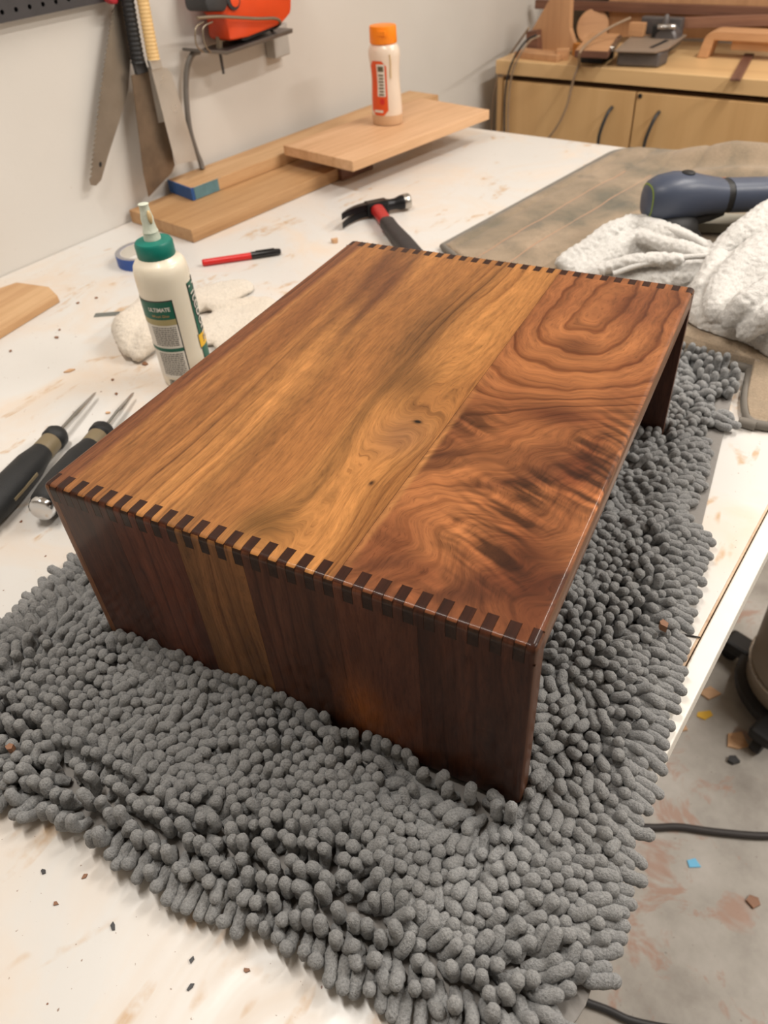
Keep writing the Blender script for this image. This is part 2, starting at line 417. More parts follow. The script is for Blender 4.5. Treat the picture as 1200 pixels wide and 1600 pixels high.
def wal_piece(name, xs, ys, zs, kind, parent, col_top=None):
    """subdivided block cut at the given coordinates; outer edges of the riser are rounded over"""
    Vs = []; F = []; K = []; off = 0
    ax = [np.array(xs), np.array(ys), np.array(zs)]
    for a in range(3):
        b, c = (a+1) % 3, (a+2) % 3
        for side in (0, 1):
            B, C = np.meshgrid(ax[b], ax[c], indexing='ij'); nb, nc = B.shape
            P = np.zeros((nb*nc, 3)); P[:, a] = ax[a][-1 if side else 0]; P[:, b] = B.ravel(); P[:, c] = C.ravel()
            idx = np.arange(nb*nc).reshape(nb, nc)+off
            q = np.stack([idx[:-1, :-1], idx[1:, :-1], idx[1:, 1:], idx[:-1, 1:]], -1).reshape(-1, 4)
            if not side: q = q[:, ::-1]
            F.append(q); Vs.append(P); K += [(a, side)]*(nb*nc); off += nb*nc
    P = np.concatenate(Vs); F = np.concatenate(F)
    # which field
    isx = np.array([k[0] for k in K]); sd = np.array([k[1] for k in K])
    x, y, z = P.T
    if kind == 'top':
        f, al, s, tone = top_field(x, y)
        end = (isx == 1)
        sidef = (isx == 0)
        tone = np.where(end[:, None], lc(52, 34, 24)*(.8+.5*vn(x*900, z*900, 5))[:, None], tone)
        tone = np.where(sidef[:, None], lc(112, 78, 56), tone)
        s = np.where(end, .2, s); al = np.where(end, z*3, al)
        f = np.where(sidef, (z)/.004, f)
    else:
        f, al, s, tone = panel_field(x, z)
        end = (isx == 2)
        q = np.clip((.004-y)/.004 if kind == 'front' else y*0, 0, 1)[:, None]
        et = lc(62, 31, 19)*(1-q*.55)+lc(112, 60, 34)*q*.55
        et = et*.62*(.75+.5*vn(x*160, y*60, 7))[:, None]
        tone = np.where(end[:, None], et, tone); s = np.where(end, .15, s)
        sidef = (isx == 0); tone = np.where(sidef[:, None], lc(96, 62, 44), tone); f = np.where(sidef, y/.004, f)
    # round over
    lo = np.array([RR, RR, -9]); hi = np.array([BW-RR, BL-RR, BH-RR])
    outer = (x < 1e-4+.0002) | (x > BW-.0003) | (y < .0003) | (y > BL-.0003) | (z > BH-.0003)
    cl = np.clip(P, lo, hi); d = P-cl; n = np.linalg.norm(d, axis=1)
    mk = outer & (n > 1e-9)
    P[mk] = cl[mk] + d[mk]/n[mk][:, None]*RR
    me = bpy.data.meshes.new(name); me.from_pydata(P.tolist(), [], F.tolist()); me.update()
    me.polygons.foreach_set('use_smooth', np.ones(len(F), bool))
    a = me.attributes.new('tone', 'FLOAT_COLOR', 'POINT'); a.data.foreach_set('color', np.concatenate([np.clip(tone, .002, 1), np.ones((len(P), 1))], 1).astype(np.float32).ravel())
    a = me.attributes.new('grain', 'FLOAT_VECTOR', 'POINT'); a.data.foreach_set('vector', np.stack([f, al, s], 1).astype(np.float32).ravel())
    me.materials.append(M_WAL)
    return link(bpy.data.objects.new(name, me), parent)
def cuts(a, b, step, ra=False, rb=False):
    arc = [0, RR*.12, RR*.3, RR*.5, RR*.75, RR]
    mid = list(np.linspace(a+(RR if ra else 0), b-(RR if rb else 0), max(2, int((b-a)/step)+1)))
    out = ([a+v for v in arc[:-1]] if ra else [])+mid+([b-v for v in arc[:-1]][::-1] if rb else [])
    return out
riser = thing('walnut_riser', 'open-sided walnut riser box with dark finger joints along both end edges, resting on grey mat', 'riser', (0, 0, TZ+BZ0), TH)
GAP = .00014
tops = [(0, XS, True, False), (XS, BW, False, True)]
for (a, b, ra, rb) in tops:
    wal_piece('plank', cuts(a+(0 if ra else GAP), b-(0 if rb else GAP), .0011, ra, rb), list(np.linspace(BT, BL-BT, 420)), [BH-BT, BH-RR*.5, BH], 'top', riser)
def sub(x0, x1): return cuts(x0, x1, .0018, x0 < 1e-6, x1 > BW-1e-6)
for end in ('front', 'back'):
    y0, y1 = (0, BT) if end == 'front' else (BL-BT, BL)
    for i in range(len(PSEAM)-1):
        a, b = PSEAM[i], PSEAM[i+1]
        wal_piece('panel_plank', cuts(a+(0 if i == 0 else GAP*.5), b-(0 if i == len(PSEAM)-2 else GAP*.5), .004, i == 0, i == len(PSEAM)-2),
                  cuts(y0, y1, .008, end == 'front', end == 'back'), list(np.linspace(0, BH-BT, 40)), end, riser)
    for i in range(55):
        a, b = BW*i/55, BW*(i+1)/55
        xs = sub(a+(GAP if i else 0), b-(GAP if i < 54 else 0))
        ys = cuts(y0, y1, .0016, end == 'front', end == 'back')
        zs = cuts(BH-BT, BH, .0022, False, True)
        if i % 2 == 0: wal_piece('panel_finger', xs, ys, zs, end, riser)
        else: wal_piece('top_finger', xs, ys, zs, 'top', riser)

# ------------------------------------------------------------------ the chenille mat
MA = math.radians(10.9)
mu = np.array([math.cos(MA), math.sin(MA)]); mv = np.array([-math.sin(MA), math.cos(MA)])
MX0, MX1, MY0, MY1 = -.094, .466, -.150, .672
def m_chen():
    g = G('grey_chenille'); o = g.obj()
    lo = g.n('ShaderNodeObjectInfo').outputs['Random']
    big = g.noise(o, 26, 2)
    c = g.mix(big, rgb(132, 133, 134), rgb(158, 158, 157))
    fz = g.noise(o, 620, 3, .7)
    c = g.mix(1.0, c, g.ramp(fz, [(.3, .62), (.5, 1.0), (.72, 1.28)]), 'MULTIPLY')
    g.set(Base_Color=c, Roughness=.95, Specular_IOR_Level=.1, Sheen_Weight=.25, Sheen_Roughness=.5)
    g.bump(fz, .9, .0022); return g.m
M_CH = m_chen()
M_BACK = plain('mat_backing', rgb(132, 128, 124), .6, var=.1, vs=200, bump=.2, bs=500)
mat_o = thing('chenille_mat', 'grey shaggy chenille bath mat spread under the walnut riser', 'mat', (0, 0, TZ), MA)
def noodles():
    # brick-like tufted roots in mat coordinates
    px_, py_ = .0094, .0092
    xs = []; r = 0; y = MY0+.004
    while y < MY1-.003:
        n = int((MX1-MX0-.006)/px_)
        for k in range(n+1): xs.append((MX0+.003+(k+(.5 if r % 2 else 0))*px_, y))
        y += py_; r += 1
    R = np.array(xs); R = R[R[:, 0] < MX1-.002]
    R += rng.normal(0, .0008, R.shape)
    # rounded corners
    rc = .05
    cx_ = np.clip(R[:, 0], MX0+rc, MX1-rc); cy_ = np.clip(R[:, 1], MY0+rc, MY1-rc)
    R = R[np.hypot(R[:, 0]-cx_, R[:, 1]-cy_) < rc]
    # bald strip on the right hand border
    bald = (R[:, 0] > MX1-.026) & (R[:, 1] > .34) & (R[:, 1] < .60) & ~((R[:, 1] > .535) & (R[:, 1] < .56))
    bald |= (R[:, 0] > MX1-.020) & (R[:, 1] < MY0+.05)
    R = R[~bald]
    # riser legs press the pile down: nothing stands right under them
    def to_box(Pm):
        wx_ = Pm[:, 0]*mu[0]+Pm[:, 1]*mv[0]; wy_ = Pm[:, 0]*mu[1]+Pm[:, 1]*mv[1]
        c, s = math.cos(TH), math.sin(TH); return np.stack([wx_*c+wy_*s, -wx_*s+wy_*c], 1)
    B = to_box(R)
    inx = (B[:, 0] > -.003) & (B[:, 0] < BW+.003)
    under = inx & (((B[:, 1] > -.003) & (B[:, 1] < BT+.003)) | ((B[:, 1] > BL-BT-.003) & (B[:, 1] < BL+.003)))
    R = R[~under]; N = len(R)
    Ln = rng.uniform(.021, .026, N); rad = rng.uniform(.0043, .0050, N)
    # lean field
    ang = 2*PI*1.7*(fbm(R[:, 0]*7, R[:, 1]*7, 201, 2))-1.3+.22*rng.normal(0, 1, N)
    lean = np.clip(.76+1.7*fbm(R[:, 0]*11, R[:, 1]*11, 211, 2)+.08*rng.normal(0, 1, N), .1, 1.3)
    D = np.stack([np.cos(ang), np.sin(ang)], 1)*np.sin(lean)[:, None]
    e = .055
    for ax, lo_, hi_ in ((0, MX0, MX1), (1, MY0, MY1)):
        wl = np.clip(1-(R[:, ax]-lo_)/e, 0, 1); wh = np.clip(1-(hi_-R[:, ax])/e, 0, 1)
        D[:, ax] += 1.25*(wh**1.5-wl**1.5)
        D[:, 1-ax] *= (1-.55*np.maximum(wl, wh))
    B = to_box(R); a_ = TH-MA
    for (y0, y1) in ((0, BT), (BL-BT, BL)):
        inx = (B[:, 0] > -.004) & (B[:, 0] < BW+.004)
        for dist, sg in ((y0-B[:, 1], 1.0), (B[:, 1]-y1, -1.0)):
            wt = np.where(inx & (dist > 0), np.clip(1-dist/.022, 0, 1), 0)[:, None]
            D = D*(1-.8*wt)+wt*sg*.40*np.array([[-math.sin(a_), math.cos(a_)]])
    nn = np.linalg.norm(D, axis=1); D /= np.maximum(nn, 1)[:, None]
    D3 = np.concatenate([D, np.sqrt(np.maximum(.02, 1-(D**2).sum(1)))[:, None]], 1); D3 /= np.linalg.norm(D3, axis=1)[:, None]
    root = np.concatenate([R, np.full((N, 1), .0075)], 1)
    up = np.array([0, 0, 1.0])
    NP = 3
    P = np.zeros((N, NP, 3))
    seglen = Ln/NP
    d1 = (up*.75+D3*.5); d1 /= np.linalg.norm(d1, axis=1)[:, None]
    P[:, 0] = root+d1*seglen[:, None]; P[:, 1] = P[:, 0]+D3*seglen[:, None]; P[:, 2] = P[:, 1]+D3*seglen[:, None]
    # neighbour pairs
    cell = {}
    cs = .026
    key = np.floor(R/cs).astype(int)
    for i, k in enumerate(map(tuple, key)): cell.setdefault(k, []).append(i)
    I = []; J = []
    for (a, b), l in cell.items():
        nb = [j for da in (-1, 0, 1) for db in (-1, 0, 1) for j in cell.get((a+da, b+db), [])]
        l_ = np.array(l); nb = np.array(nb); ii, jj = np.meshgrid(l_, nb, indexing='ij'); mk = ii < jj
        I.append(ii[mk]); J.append(jj[mk])
    I = np.concatenate(I); J = np.concatenate(J); dd = np.hypot(*(R[I]-R[J]).T); mk = dd < .036; I = I[mk]; J = J[mk]
    PI_ = np.concatenate([I*NP+a for a in range(NP) for b in range(NP)]); PJ_ = np.concatenate([J*NP+b for a in range(NP) for b in range(NP)])
    minr = np.repeat(rad, NP)
    for it in range(60):
        Q = P.reshape(-1, 3)
        dv = Q[PI_]-Q[PJ_]; ds = np.sqrt((dv**2).sum(1))+1e-9
        ov = (minr[PI_]+minr[PJ_])*.90-ds; mk = ov > 0
        push = dv[mk]/ds[mk][:, None]*(ov[mk]*.22)[:, None]
        for c in range(3):
            Q[:, c] += np.bincount(PI_[mk], push[:, c], len(Q))-np.bincount(PJ_[mk], push[:, c], len(Q))
        P = Q.reshape(N, NP, 3)
        P[:, :, 2] -= .00034 if it < 50 else .00005
        # keep clear of the riser legs
        bx = to_box(P.reshape(-1, 3)[:, :2]); rr = .0036
        q = P.reshape(-1, 3)
        for (y0, y1) in ((0, BT), (BL-BT, BL)):
            ins = (bx[:, 0] > -rr) & (bx[:, 0] < BW+rr) & (bx[:, 1] > y0-rr) & (bx[:, 1] < y1+rr) & (q[:, 2] > BZ0-rr)
            ds_ = np.stack([bx[:, 1]-(y0-rr), (y1+rr)-bx[:, 1], bx[:, 0]+rr, BW+rr-bx[:, 0]], 1); ds_[~ins] = 9
            m_ = ds_.argmin(1); mv_ = np.where(ins, ds_.min(1), 0)
            dbx = np.where(m_ == 2, -mv_, np.where(m_ == 3, mv_, 0)); dby = np.where(m_ == 0, -mv_, np.where(m_ == 1, mv_, 0))
            a_ = TH-MA
            q[:, 0] += dbx*math.cos(a_)-dby*math.sin(a_); q[:, 1] += dbx*math.sin(a_)+dby*math.cos(a_)
        P = q.reshape(N, NP, 3)
        # length constraints, floor
        prev = root
        for a in range(NP):
            dv = P[:, a]-prev; ds = np.linalg.norm(dv, axis=1)+1e-9
            P[:, a] = prev+dv/ds[:, None]*seglen[:, None]
            P[:, a, 2] = np.maximum(P[:, a, 2], rad*1.12+.0047)
            prev = P[:, a]
    return R, root, P, rad
R_, root_, P_, rad_ = noodles()
SEG = 8
def noodle_mesh(i, seg=SEG):
    p0 = root_[i]; pts_ = [p0]+list(P_[i])
    path = spline(pts_, 3)
    r = rad_[i]; n = len(path)
    rr = [r*(.62+.38*min(1, k/3))*(1+.06*math.sin(k*2.1+i)) for k in range(n)]
    dirv = path[-1]-path[-2]; dirv = dirv/np.linalg.norm(dirv)
    tip = path[-1]
    for f, q in ((.45, .90), (.78, .63), (.96, .28)):
        path.append(tip+dirv*r*f); rr.append(r*q)
    return path, rr
def batch_noodles(idx):
    V = []; F = []; off = 0
    cs = np.cos(np.arange(SEG)*2*PI/SEG); sn = np.sin(np.arange(SEG)*2*PI/SEG)
    for i in idx:
        path, rr = noodle_mesh(i); p = np.array(path); n = len(p)
        T = np.zeros_like(p); T[1:-1] = p[2:]-p[:-2]; T[0] = p[1]-p[0]; T[-1] = p[-1]-p[-2]
        T /= np.linalg.norm(T, axis=1)[:, None]+1e-12
        ref = np.array([1, 0, 0.0]) if abs(T[:, 0]).max() < .93 else np.array([0, 1, 0.0])
        A = np.cross(T, ref); A /= np.linalg.norm(A, axis=1)[:, None]+1e-12; B = np.cross(T, A)
        jit = 1+.07*np.sin(np.arange(SEG)*2.4+i)[None, :]*np.cos(np.arange(n)*1.9+i*.7)[:, None]
        ring = p[:, None]+(A[:, None]*cs[None, :, None]+B[:, None]*sn[None, :, None])*(np.array(rr)[:, None]*jit)[:, :, None]
        V.append(ring.reshape(-1, 3)); V.append((p[-1]+T[-1]*rr[-1]*.25)[None])
        a = np.arange(n-1)[:, None]*SEG+np.arange(SEG)[None]; b = np.arange(n-1)[:, None]*SEG+(np.arange(SEG)[None]+1) % SEG
        q = np.stack([a, b, b+SEG, a+SEG], -1).reshape(-1, 4)+off
        F += q.tolist(); last = off+(n-1)*SEG
        F += [(last+k, last+(k+1) % SEG, off+n*SEG) for k in range(SEG)]
        off += n*SEG+1
    return np.concatenate(V), F
# the 300 strands that show largest: nearest to the viewer and in view
tipw = P_[:, 2]; wxyz = np.stack([tipw[:, 0]*mu[0]+tipw[:, 1]*mv[0], tipw[:, 0]*mu[1]+tipw[:, 1]*mv[1], tipw[:, 2]+TZ], 1)
qc = (wxyz-CAM)@ROT; dep = -qc[:, 2]; ux = 600+FPX*qc[:, 0]/dep; uy = 800-FPX*qc[:, 1]/dep
vis = (ux > 5) & (ux < 1195) & (uy > 5) & (uy < 1590)
order = np.argsort(np.where(vis, np.linalg.norm(qc, axis=1), 9))
near = order[:300]; rest = order[300:]
V, F = batch_noodles(rest)
tag(mesh('chenille_pile', V, F, M_CH, mat_o, True), kind='stuff')
for i in near:
    V, F = batch_noodles([i]); mesh('chenille_strand', V, F, M_CH, mat_o, True)
# backing
def rrect(x0, x1, y0, y1, r, n=8):
    out = []
    for cx_, cy_, a0 in ((x1-r, y1-r, 0), (x0+r, y1-r, PI/2), (x0+r, y0+r, PI), (x1-r, y0+r, 1.5*PI)):
        for k in range(n+1): a = a0+PI/2*k/n; out.append((cx_+r*math.cos(a), cy_+r*math.sin(a)))
    return out
prism('backing', rrect(MX0-.003, MX1+.004, MY0-.003, MY1+.003, .05), .0006, .0045, M_BACK, mat_o, bev=.0008)

# ------------------------------------------------------------------ brown padded rug at the back of the bench
RUG = None
def m_rug():
    g = G('dirty_fleece'); o = g.obj()
    c = g.ramp(g.noise(o, 7, 5, .6, .4), [(.32, rgb(112, 106, 92)), (.5, rgb(146, 130, 110)), (.68, rgb(168, 148, 126))])
    d = g.ramp(g.noise(o, 13, 4, .6), [(.58, 0.0), (.72, 1.0)])
    c = g.mix(g.ma('MULTIPLY', d, .55), c, rgb(92, 92, 84))
    fz = g.noise(o, 420, 3, .7)
    c = g.mix(1.0, c, g.ramp(fz, [(.3, .8), (.7, 1.15)]), 'MULTIPLY')
    g.set(Base_Color=c, Roughness=.95, Specular_IOR_Level=.1, Sheen_Weight=.2); g.bump(fz, .5, .002); return g.m
M_RUG = m_rug()
M_PIPE = plain('rug_piping', rgb(118, 112, 104), .8, bump=.3, bs=600)
M_SEAM = plain('rug_seam', rgb(176, 142, 118), .9)
rug = thing('padded_rug', 'dirty brown-grey padded fleece rug lying along the back of the workbench', 'rug', (0, 0, TZ))
RX_A, RX_B, RY_A, RY_B = -.205, .440, .632, 1.560
def rug_left(y): return -.222 + (y-.923)*.085          # slanting left edge
def rug_h(x, y):
    x = np.asarray(x, float); y = np.asarray(y, float)
    z = .013+.004*fbm(x*11, y*11, 301)*2
    xl = x-rug_left(y)
    for k, c in enumerate((.030, .085, .140, .205)):          # stitched grooves along the long edge
        z = z-.0035*np.exp(-((xl-c-.006*fbm(y*5, y*0+k, 305))/.004)**2)
    z = z+.046*np.exp(-((y-1.50-.10*x)/.045)**2)*np.clip((x+.10)/.18, 0, 1)   # rucked folds at the far end
    z = z+.026*np.exp(-((y-1.40-.16*x)/.035)**2)*np.clip((x+.03)/.15, 0, 1)
    z = z+.014*np.exp(-((y-.80-.3*(x-.35))/.05)**2)*np.clip((x-.15)/.1, 0, 1)
    return np.maximum(z, .006)
def build_rug():
    nx, ny = 110, 150; V = []; F = []
    us = np.linspace(0, 1, nx); vs = np.linspace(0, 1, ny)
    rc = .07
    for v in vs:
        y = RY_A+(RY_B-RY_A)*v
        x0 = rug_left(y); x1 = RX_B
        # the mat covers the near left, the rug keeps behind it
        x0 = x0
        if y < .762: x0 = .366+(.66-y)*.2
        else: x0 += .085*min(1, max(0, (.905-y)/.05))
        for d, e in ((y-RY_A, 1), (RY_B-y, 0)):
            if d < rc:
                ins = rc-math.sqrt(max(0, rc*rc-(rc-d)**2)); x1 -= ins
                if not e: x0 += ins
                elif y < .70: x0 += ins*.25
        xs = x0+(x1-x0)*us
        V.append(np.stack([xs, np.full(nx, y)], 1))
    V = np.array(V)
    z = rug_h(V[..., 0], V[..., 1])
    # soft rounded border
    eu = np.minimum(np.arange(nx), np.arange(nx)[::-1])[None, :]; ev = np.minimum(np.arange(ny), np.arange(ny)[::-1])[:, None]
    ed = np.minimum(np.minimum(eu, ev)/3.0, 1.0)
    z = .003+(z-.003)*np.sqrt(1-(1-ed)**2)
    P = np.concatenate([V, z[..., None]], -1).reshape(-1, 3)
    idx = np.arange(nx*ny).reshape(ny, nx)
    F = np.stack([idx[:-1, :-1], idx[:-1, 1:], idx[1:, 1:], idx[1:, :-1]], -1).reshape(-1, 4)
    # underside
    Pb = P.copy(); Pb[:, 2] = .001
    F2 = F[:, ::-1]+len(P)
    rim = list(idx[0, :])+list(idx[1:, -1])+list(idx[-1, ::-1][1:])+list(idx[::-1, 0][1:-1])
    Fs = [(rim[k], rim[(k+1) % len(rim)]) for k in range(len(rim))]
    Fs = [(b, a, a+len(P), b+len(P)) for a, b in Fs]
    mesh('fleece_pad', np.concatenate([P, Pb]), [tuple(f) for f in F]+[tuple(f) for f in F2]+Fs, M_RUG, rug, True)
    rimp = [P[k] for k in rim]
    path = [(p[0], p[1], .0062) for p in rimp]; path.append(path[0])
    tube('piping', path, .0058, M_PIPE, rug, 8)
    for c in (.085, .140):
        ys = np.linspace(.80, 1.40, 60)
        pt = [(rug_left(y)+c+.006*float(fbm(np.array([y*5.]), np.array([1. if c < .1 else 2.]), 305)[0]), y, float(rug_h(rug_left(y)+c, y))+.0006) for y in ys]
        tube('stitched_seam', pt, .0012, M_SEAM, rug, 6)
build_rug()
tag(box('fabric_scrap', (0, 0, 0), (.042, .016, .0016), plain('red_scrap', rgb(206, 62, 40), .7), bev=.0005, loc=tuple(pz(1147, 280, TZ+.026)), orot=(0, 0, .5)),
    'small bright red scrap lying on the rug behind the sander', 'scrap')

# ------------------------------------------------------------------ soft bundles (towel, rag)
def remeshed(bms, voxel):
    bm = bmesh.new()
    for b in bms:
        me = bpy.data.meshes.new('tmp'); b.to_mesh(me); b.free(); bm.from_mesh(me); bpy.data.meshes.remove(me)
    me = bpy.data.meshes.new('tmp'); bm.to_mesh(me); bm.free()
    o = bpy.data.objects.new('tmp', me); COL.objects.link(o)
    md = o.modifiers.new('r', 'REMESH'); md.mode = 'VOXEL'; md.voxel_size = voxel
    md2 = o.modifiers.new('s', 'SMOOTH'); md2.factor = .5; md2.iterations = 5
    dg = bpy.context.evaluated_depsgraph_get()
    out = bpy.data.meshes.new_from_object(o.evaluated_get(dg)); bpy.data.objects.remove(o); bpy.data.meshes.remove(me)
    return out
def roll(path, rad, flat=1.0, seg=14):
    """closed soft roll swept along a path, flattened in z about the path"""
    P = spline(path, 6); n = len(P)
    if not hasattr(rad, '__len__'): rad = [rad]*len(path)
    rr = np.interp(np.linspace(0, 1, n), np.linspace(0, 1, len(rad)), rad)
    d0 = P[0]-P[1]; d0 /= np.linalg.norm(d0); d1 = P[-1]-P[-2]; d1 /= np.linalg.norm(d1)
    path2 = [P[0]+d0*rr[0]*.8, P[0]+d0*rr[0]*.5]+P+[P[-1]+d1*rr[-1]*.5, P[-1]+d1*rr[-1]*.8]
    r2 = [rr[0]*.35, rr[0]*.8]+list(rr)+[rr[-1]*.8, rr[-1]*.35]
    V, F = tube_data(path2, r2, seg)
    bm = bmesh.new(); vs = []
    for i, v in enumerate(V):
        k = min(i//seg, len(path2)-1); c = path2[k]
        vs.append(bm.verts.new((v[0], v[1], c[2]+(v[2]-c[2])*flat)))
    for f in F: bm.faces.new([vs[k] for k in f])
    bmesh.ops.recalc_face_normals(bm, faces=bm.faces); return bm
def cloth_finish(me, name, m, floor, amp, freq, seed, extra=None, parent=None):
    n = len(me.vertices); P = np.empty(n*3); me.vertices.foreach_get('co', P); P = P.reshape(-1, 3)
    N = np.empty(n*3); me.vertices.foreach_get('normal', N); N = N.reshape(-1, 3)
    big = np.array([mnoise.noise(Vector(p)*22+Vector((seed, 0, 0))) for p in P])*.0042
    fine = np.array([mnoise.noise(Vector(p)*freq) for p in P])*amp
    dsp = big+fine
    if extra is not None: dsp = dsp+extra(P)
    P = P+N*dsp[:, None]; P[:, 2] = np.maximum(P[:, 2], floor(P))
    me.vertices.foreach_set('co', P.ravel()); me.update()
    me.polygons.foreach_set('use_smooth', np.ones(len(me.polygons), bool)); me.materials.clear(); me.materials.append(m); me.name = name
    return link(bpy.data.objects.new(name, me), parent)
def m_terry(name, a, b):
    g = G(name); o = g.obj(); fz = g.noise(o, 480, 3, .7)
    c = g.mix(g.noise(o, 12, 3), a, b); c = g.mix(1.0, c, g.ramp(fz, [(.28, .78), (.6, 1.05)]), 'MULTIPLY')
    g.set(Base_Color=c, Roughness=.95, Specular_IOR_Level=.1, Sheen_Weight=.3); g.bump(fz, .8, .0022); return g.m
M_TERRY = m_terry('white_terry', rgb(226, 224, 220), rgb(214, 211, 206))
def Q(x, y, h): return pz(x, y, TZ+h)
FOLD = [
 roll([Q(900, 425, .020), Q(960, 395, .030), Q(1010, 385, .036), Q(1080, 400, .034)], [.022, .032, .036, .030], .75),
 roll([Q(925, 395, .034), Q(985, 356, .050), Q(1045, 372, .050), Q(1105, 394, .042)], [.016, .024, .024, .018], .85),
 roll([Q(950, 445, .018), Q(1020, 435, .026), Q(1090, 430, .030), Q(1150, 425, .034)], [.024, .030, .034, .036], .7),
 roll([Q(1085, 470, .030), Q(1120, 500, .030), Q(1180, 515, .030), Q(1260, 545, .032)], [.026, .034, .038, .040], .85),
 roll([Q(1150, 470, .042), Q(1200, 440, .055), Q(1270, 430, .055)], [.040, .055, .060], .85),
 roll([Q(1120, 395, .060), Q(1165, 365, .078), Q(1220, 335, .090), Q(1290, 320, .085)], [.016, .024, .030, .034], .9),
 roll([Q(1130, 430, .052), Q(1180, 405, .070), Q(1260, 380, .074)], [.020, .034, .042], .9),
 roll([Q(1120, 490, .05), Q(1130, 450, .062), Q(1165, 415, .075), Q(1240, 395, .086)], [.018, .022, .026, .03], .9),
]
FOLD += [
 roll([Q(880, 412, .026), Q(940, 372, .050), Q(985, 346, .062)], [.014, .017, .014], .9),
 roll([Q(905, 432, .034), Q(985, 408, .056), Q(1060, 406, .060)], [.010, .012, .010], .8),
 roll([Q(1000, 372, .060), Q(1060, 388, .060), Q(1105, 400, .056)], [.012, .014, .012], .9),
 roll([Q(1140, 500, .06), Q(1170, 470, .085), Q(1215, 440, .098)], [.012, .016, .016], .9),
 roll([Q(1095, 455, .05), Q(1110, 425, .062), Q(1125, 400, .070)], [.016, .018, .014], .9),
 roll([Q(1165, 520, .05), Q(1205, 490, .08), Q(1250, 470, .09)], [.014, .016, .016], .9),
]
def towel_floor(P): return TZ+np.where(P[:, 0] > rug_left(P[:, 1]), rug_h(P[:, 0], P[:, 1])+.002, .002)
def towel_extra(P):
    # ribbed woven band near the hem
    b = pz(985, 352, TZ+.055); d = np.hypot(P[:, 0]-b[0]+.01, P[:, 1]-b[1]+.02)
    a = np.arctan2(P[:, 1]-b[1], P[:, 0]-b[0]-.06)
    return .0011*np.sin(a*60)*np.exp(-((d-.030)/.016)**2)
tow = cloth_finish(remeshed(FOLD, .0027), 'terry_towel', M_TERRY, towel_floor, .0026, 190, 3.1, towel_extra)
tag(tow, 'crumpled white terry towel heaped on the rug in front of the sander', 'towel')
hem = thing
# hem cords of the towel
def hem_cord(pts, r): return tube('hem', spline(pts, 8), r, M_TERRY, tow, 8)
hem_cord([Q(958, 428, .044), Q(1000, 414, .055), Q(1060, 403, .063), Q(1128, 399, .066)], .0042)
hem_cord([Q(985, 341, .062), Q(1040, 357, .066), Q(1085, 374, .064), Q(1112, 392, .056)], .0062)

M_RAG = m_terry('dusty_white_terry', rgb(236, 228, 216), rgb(222, 208, 190))
RAGB = [
 roll([Q(203, 548, .014), Q(203, 512, .026), Q(232, 470, .024)], [.012, .026, .016], .9),
 roll([Q(215, 556, .010), Q(232, 528, .020), Q(256, 490, .022)], [.012, .024, .018], .8),
 roll([Q(236, 540, .008), Q(250, 515, .012), Q(270, 490, .012)], [.014, .020, .018], .6),
 roll([Q(275, 480, .006), Q(330, 462, .007), Q(372, 450, .006)], [.040, .046, .032], .22),
 roll([Q(330, 520, .006), Q(360, 500, .007), Q(410, 480, .006)], [.040, .046, .034], .20),
 roll([Q(365, 535, .005), Q(390, 520, .006), Q(425, 500, .005)], [.034, .036, .028], .20),
 roll([Q(300, 470, .010), Q(345, 478, .012), Q(395, 470, .010)], [.010, .014, .010], .6),
]
rag = cloth_finish(remeshed(RAGB, .0030), 'terry_rag', M_RAG, lambda P: np.full(len(P), TZ+.001), .0022, 300, 9.4)
tag(rag, 'dusty white terry rag bunched behind the glue bottle', 'rag')

# ------------------------------------------------------------------ random orbital sander
M_SAND = plain('sander_blue_grey', rgb(66, 74, 92), .42, var=.1, vs=40, bump=.06)
M_BLK = plain('black_rubber', rgb(24, 24, 26), .55, bump=.1)
M_DKG = plain('dark_grey_plastic', rgb(52, 52, 54), .5)
M_LIME = plain('lime_trim', rgb(118, 138, 50), .5)
sp = Q(1052, 306, .094); spb = Q(1190, 304, .080)
sand = thing('orbital_sander', 'blue-grey orbital sander resting on the rug behind the white towel', 'sander', (sp[0], sp[1], TZ+.018), math.atan2(spb[1]-sp[1], spb[0]-sp[0]))
sand.scale = (.92, .92, .92)
def superloft(name, secs, m, parent, seg=20, p=2.6):
    """loft of super-ellipse sections (x, cy, cz, ry, rz)"""
    V = []; F = []
    for (x, cy_, cz_, ry, rz) in secs:
        for k in range(seg):
            a = 2*PI*k/seg; c, s_ = math.cos(a), math.sin(a)
            V.append((x, cy_+ry*math.copysign(abs(c)**(2/p), c), cz_+rz*math.copysign(abs(s_)**(2/p), s_)))
    for i in range(len(secs)-1):
        for k in range(seg): k2 = (k+1) % seg; F.append((i*seg+k, i*seg+k2, (i+1)*seg+k2, (i+1)*seg+k))
    F.append(tuple(range(seg))[::-1]); F.append(tuple((len(secs)-1)*seg+k for k in range(seg)))
    o = mesh(name, V, F, m, parent, True)
    try: o.data.set_sharp_from_angle(angle=1.0)
    except Exception: pass
    return o
def sect(l, n=6):
    out = []
    A = np.array(l, float)
    for x in np.linspace(A[0, 0], A[-1, 0], (len(l)-1)*n+1):
        out.append([x]+[float(np.interp(x, A[:, 0], A[:, k])) for k in range(1, 5)])
    return out
superloft('body', [(-.052, 0, .078, .010, .016), (-.050, 0, .078, .020, .024), (-.042, 0, .080, .030, .031), (-.025, 0, .082, .037, .036), (0, 0, .083, .040, .038), (.028, 0, .082, .039, .036), (.055, 0, .079, .034, .031), (.075, 0, .076, .031, .029), (.088, 0, .074, .0296, .0278)], M_SAND, sand)
superloft('grip_band', [(.088, 0, .074, .0290, .0272), (.090, 0, .0738, .0288, .0270), (.098, 0, .073, .0288, .0270), (.100, 0, .073, .0288, .0268)], M_BLK, sand)
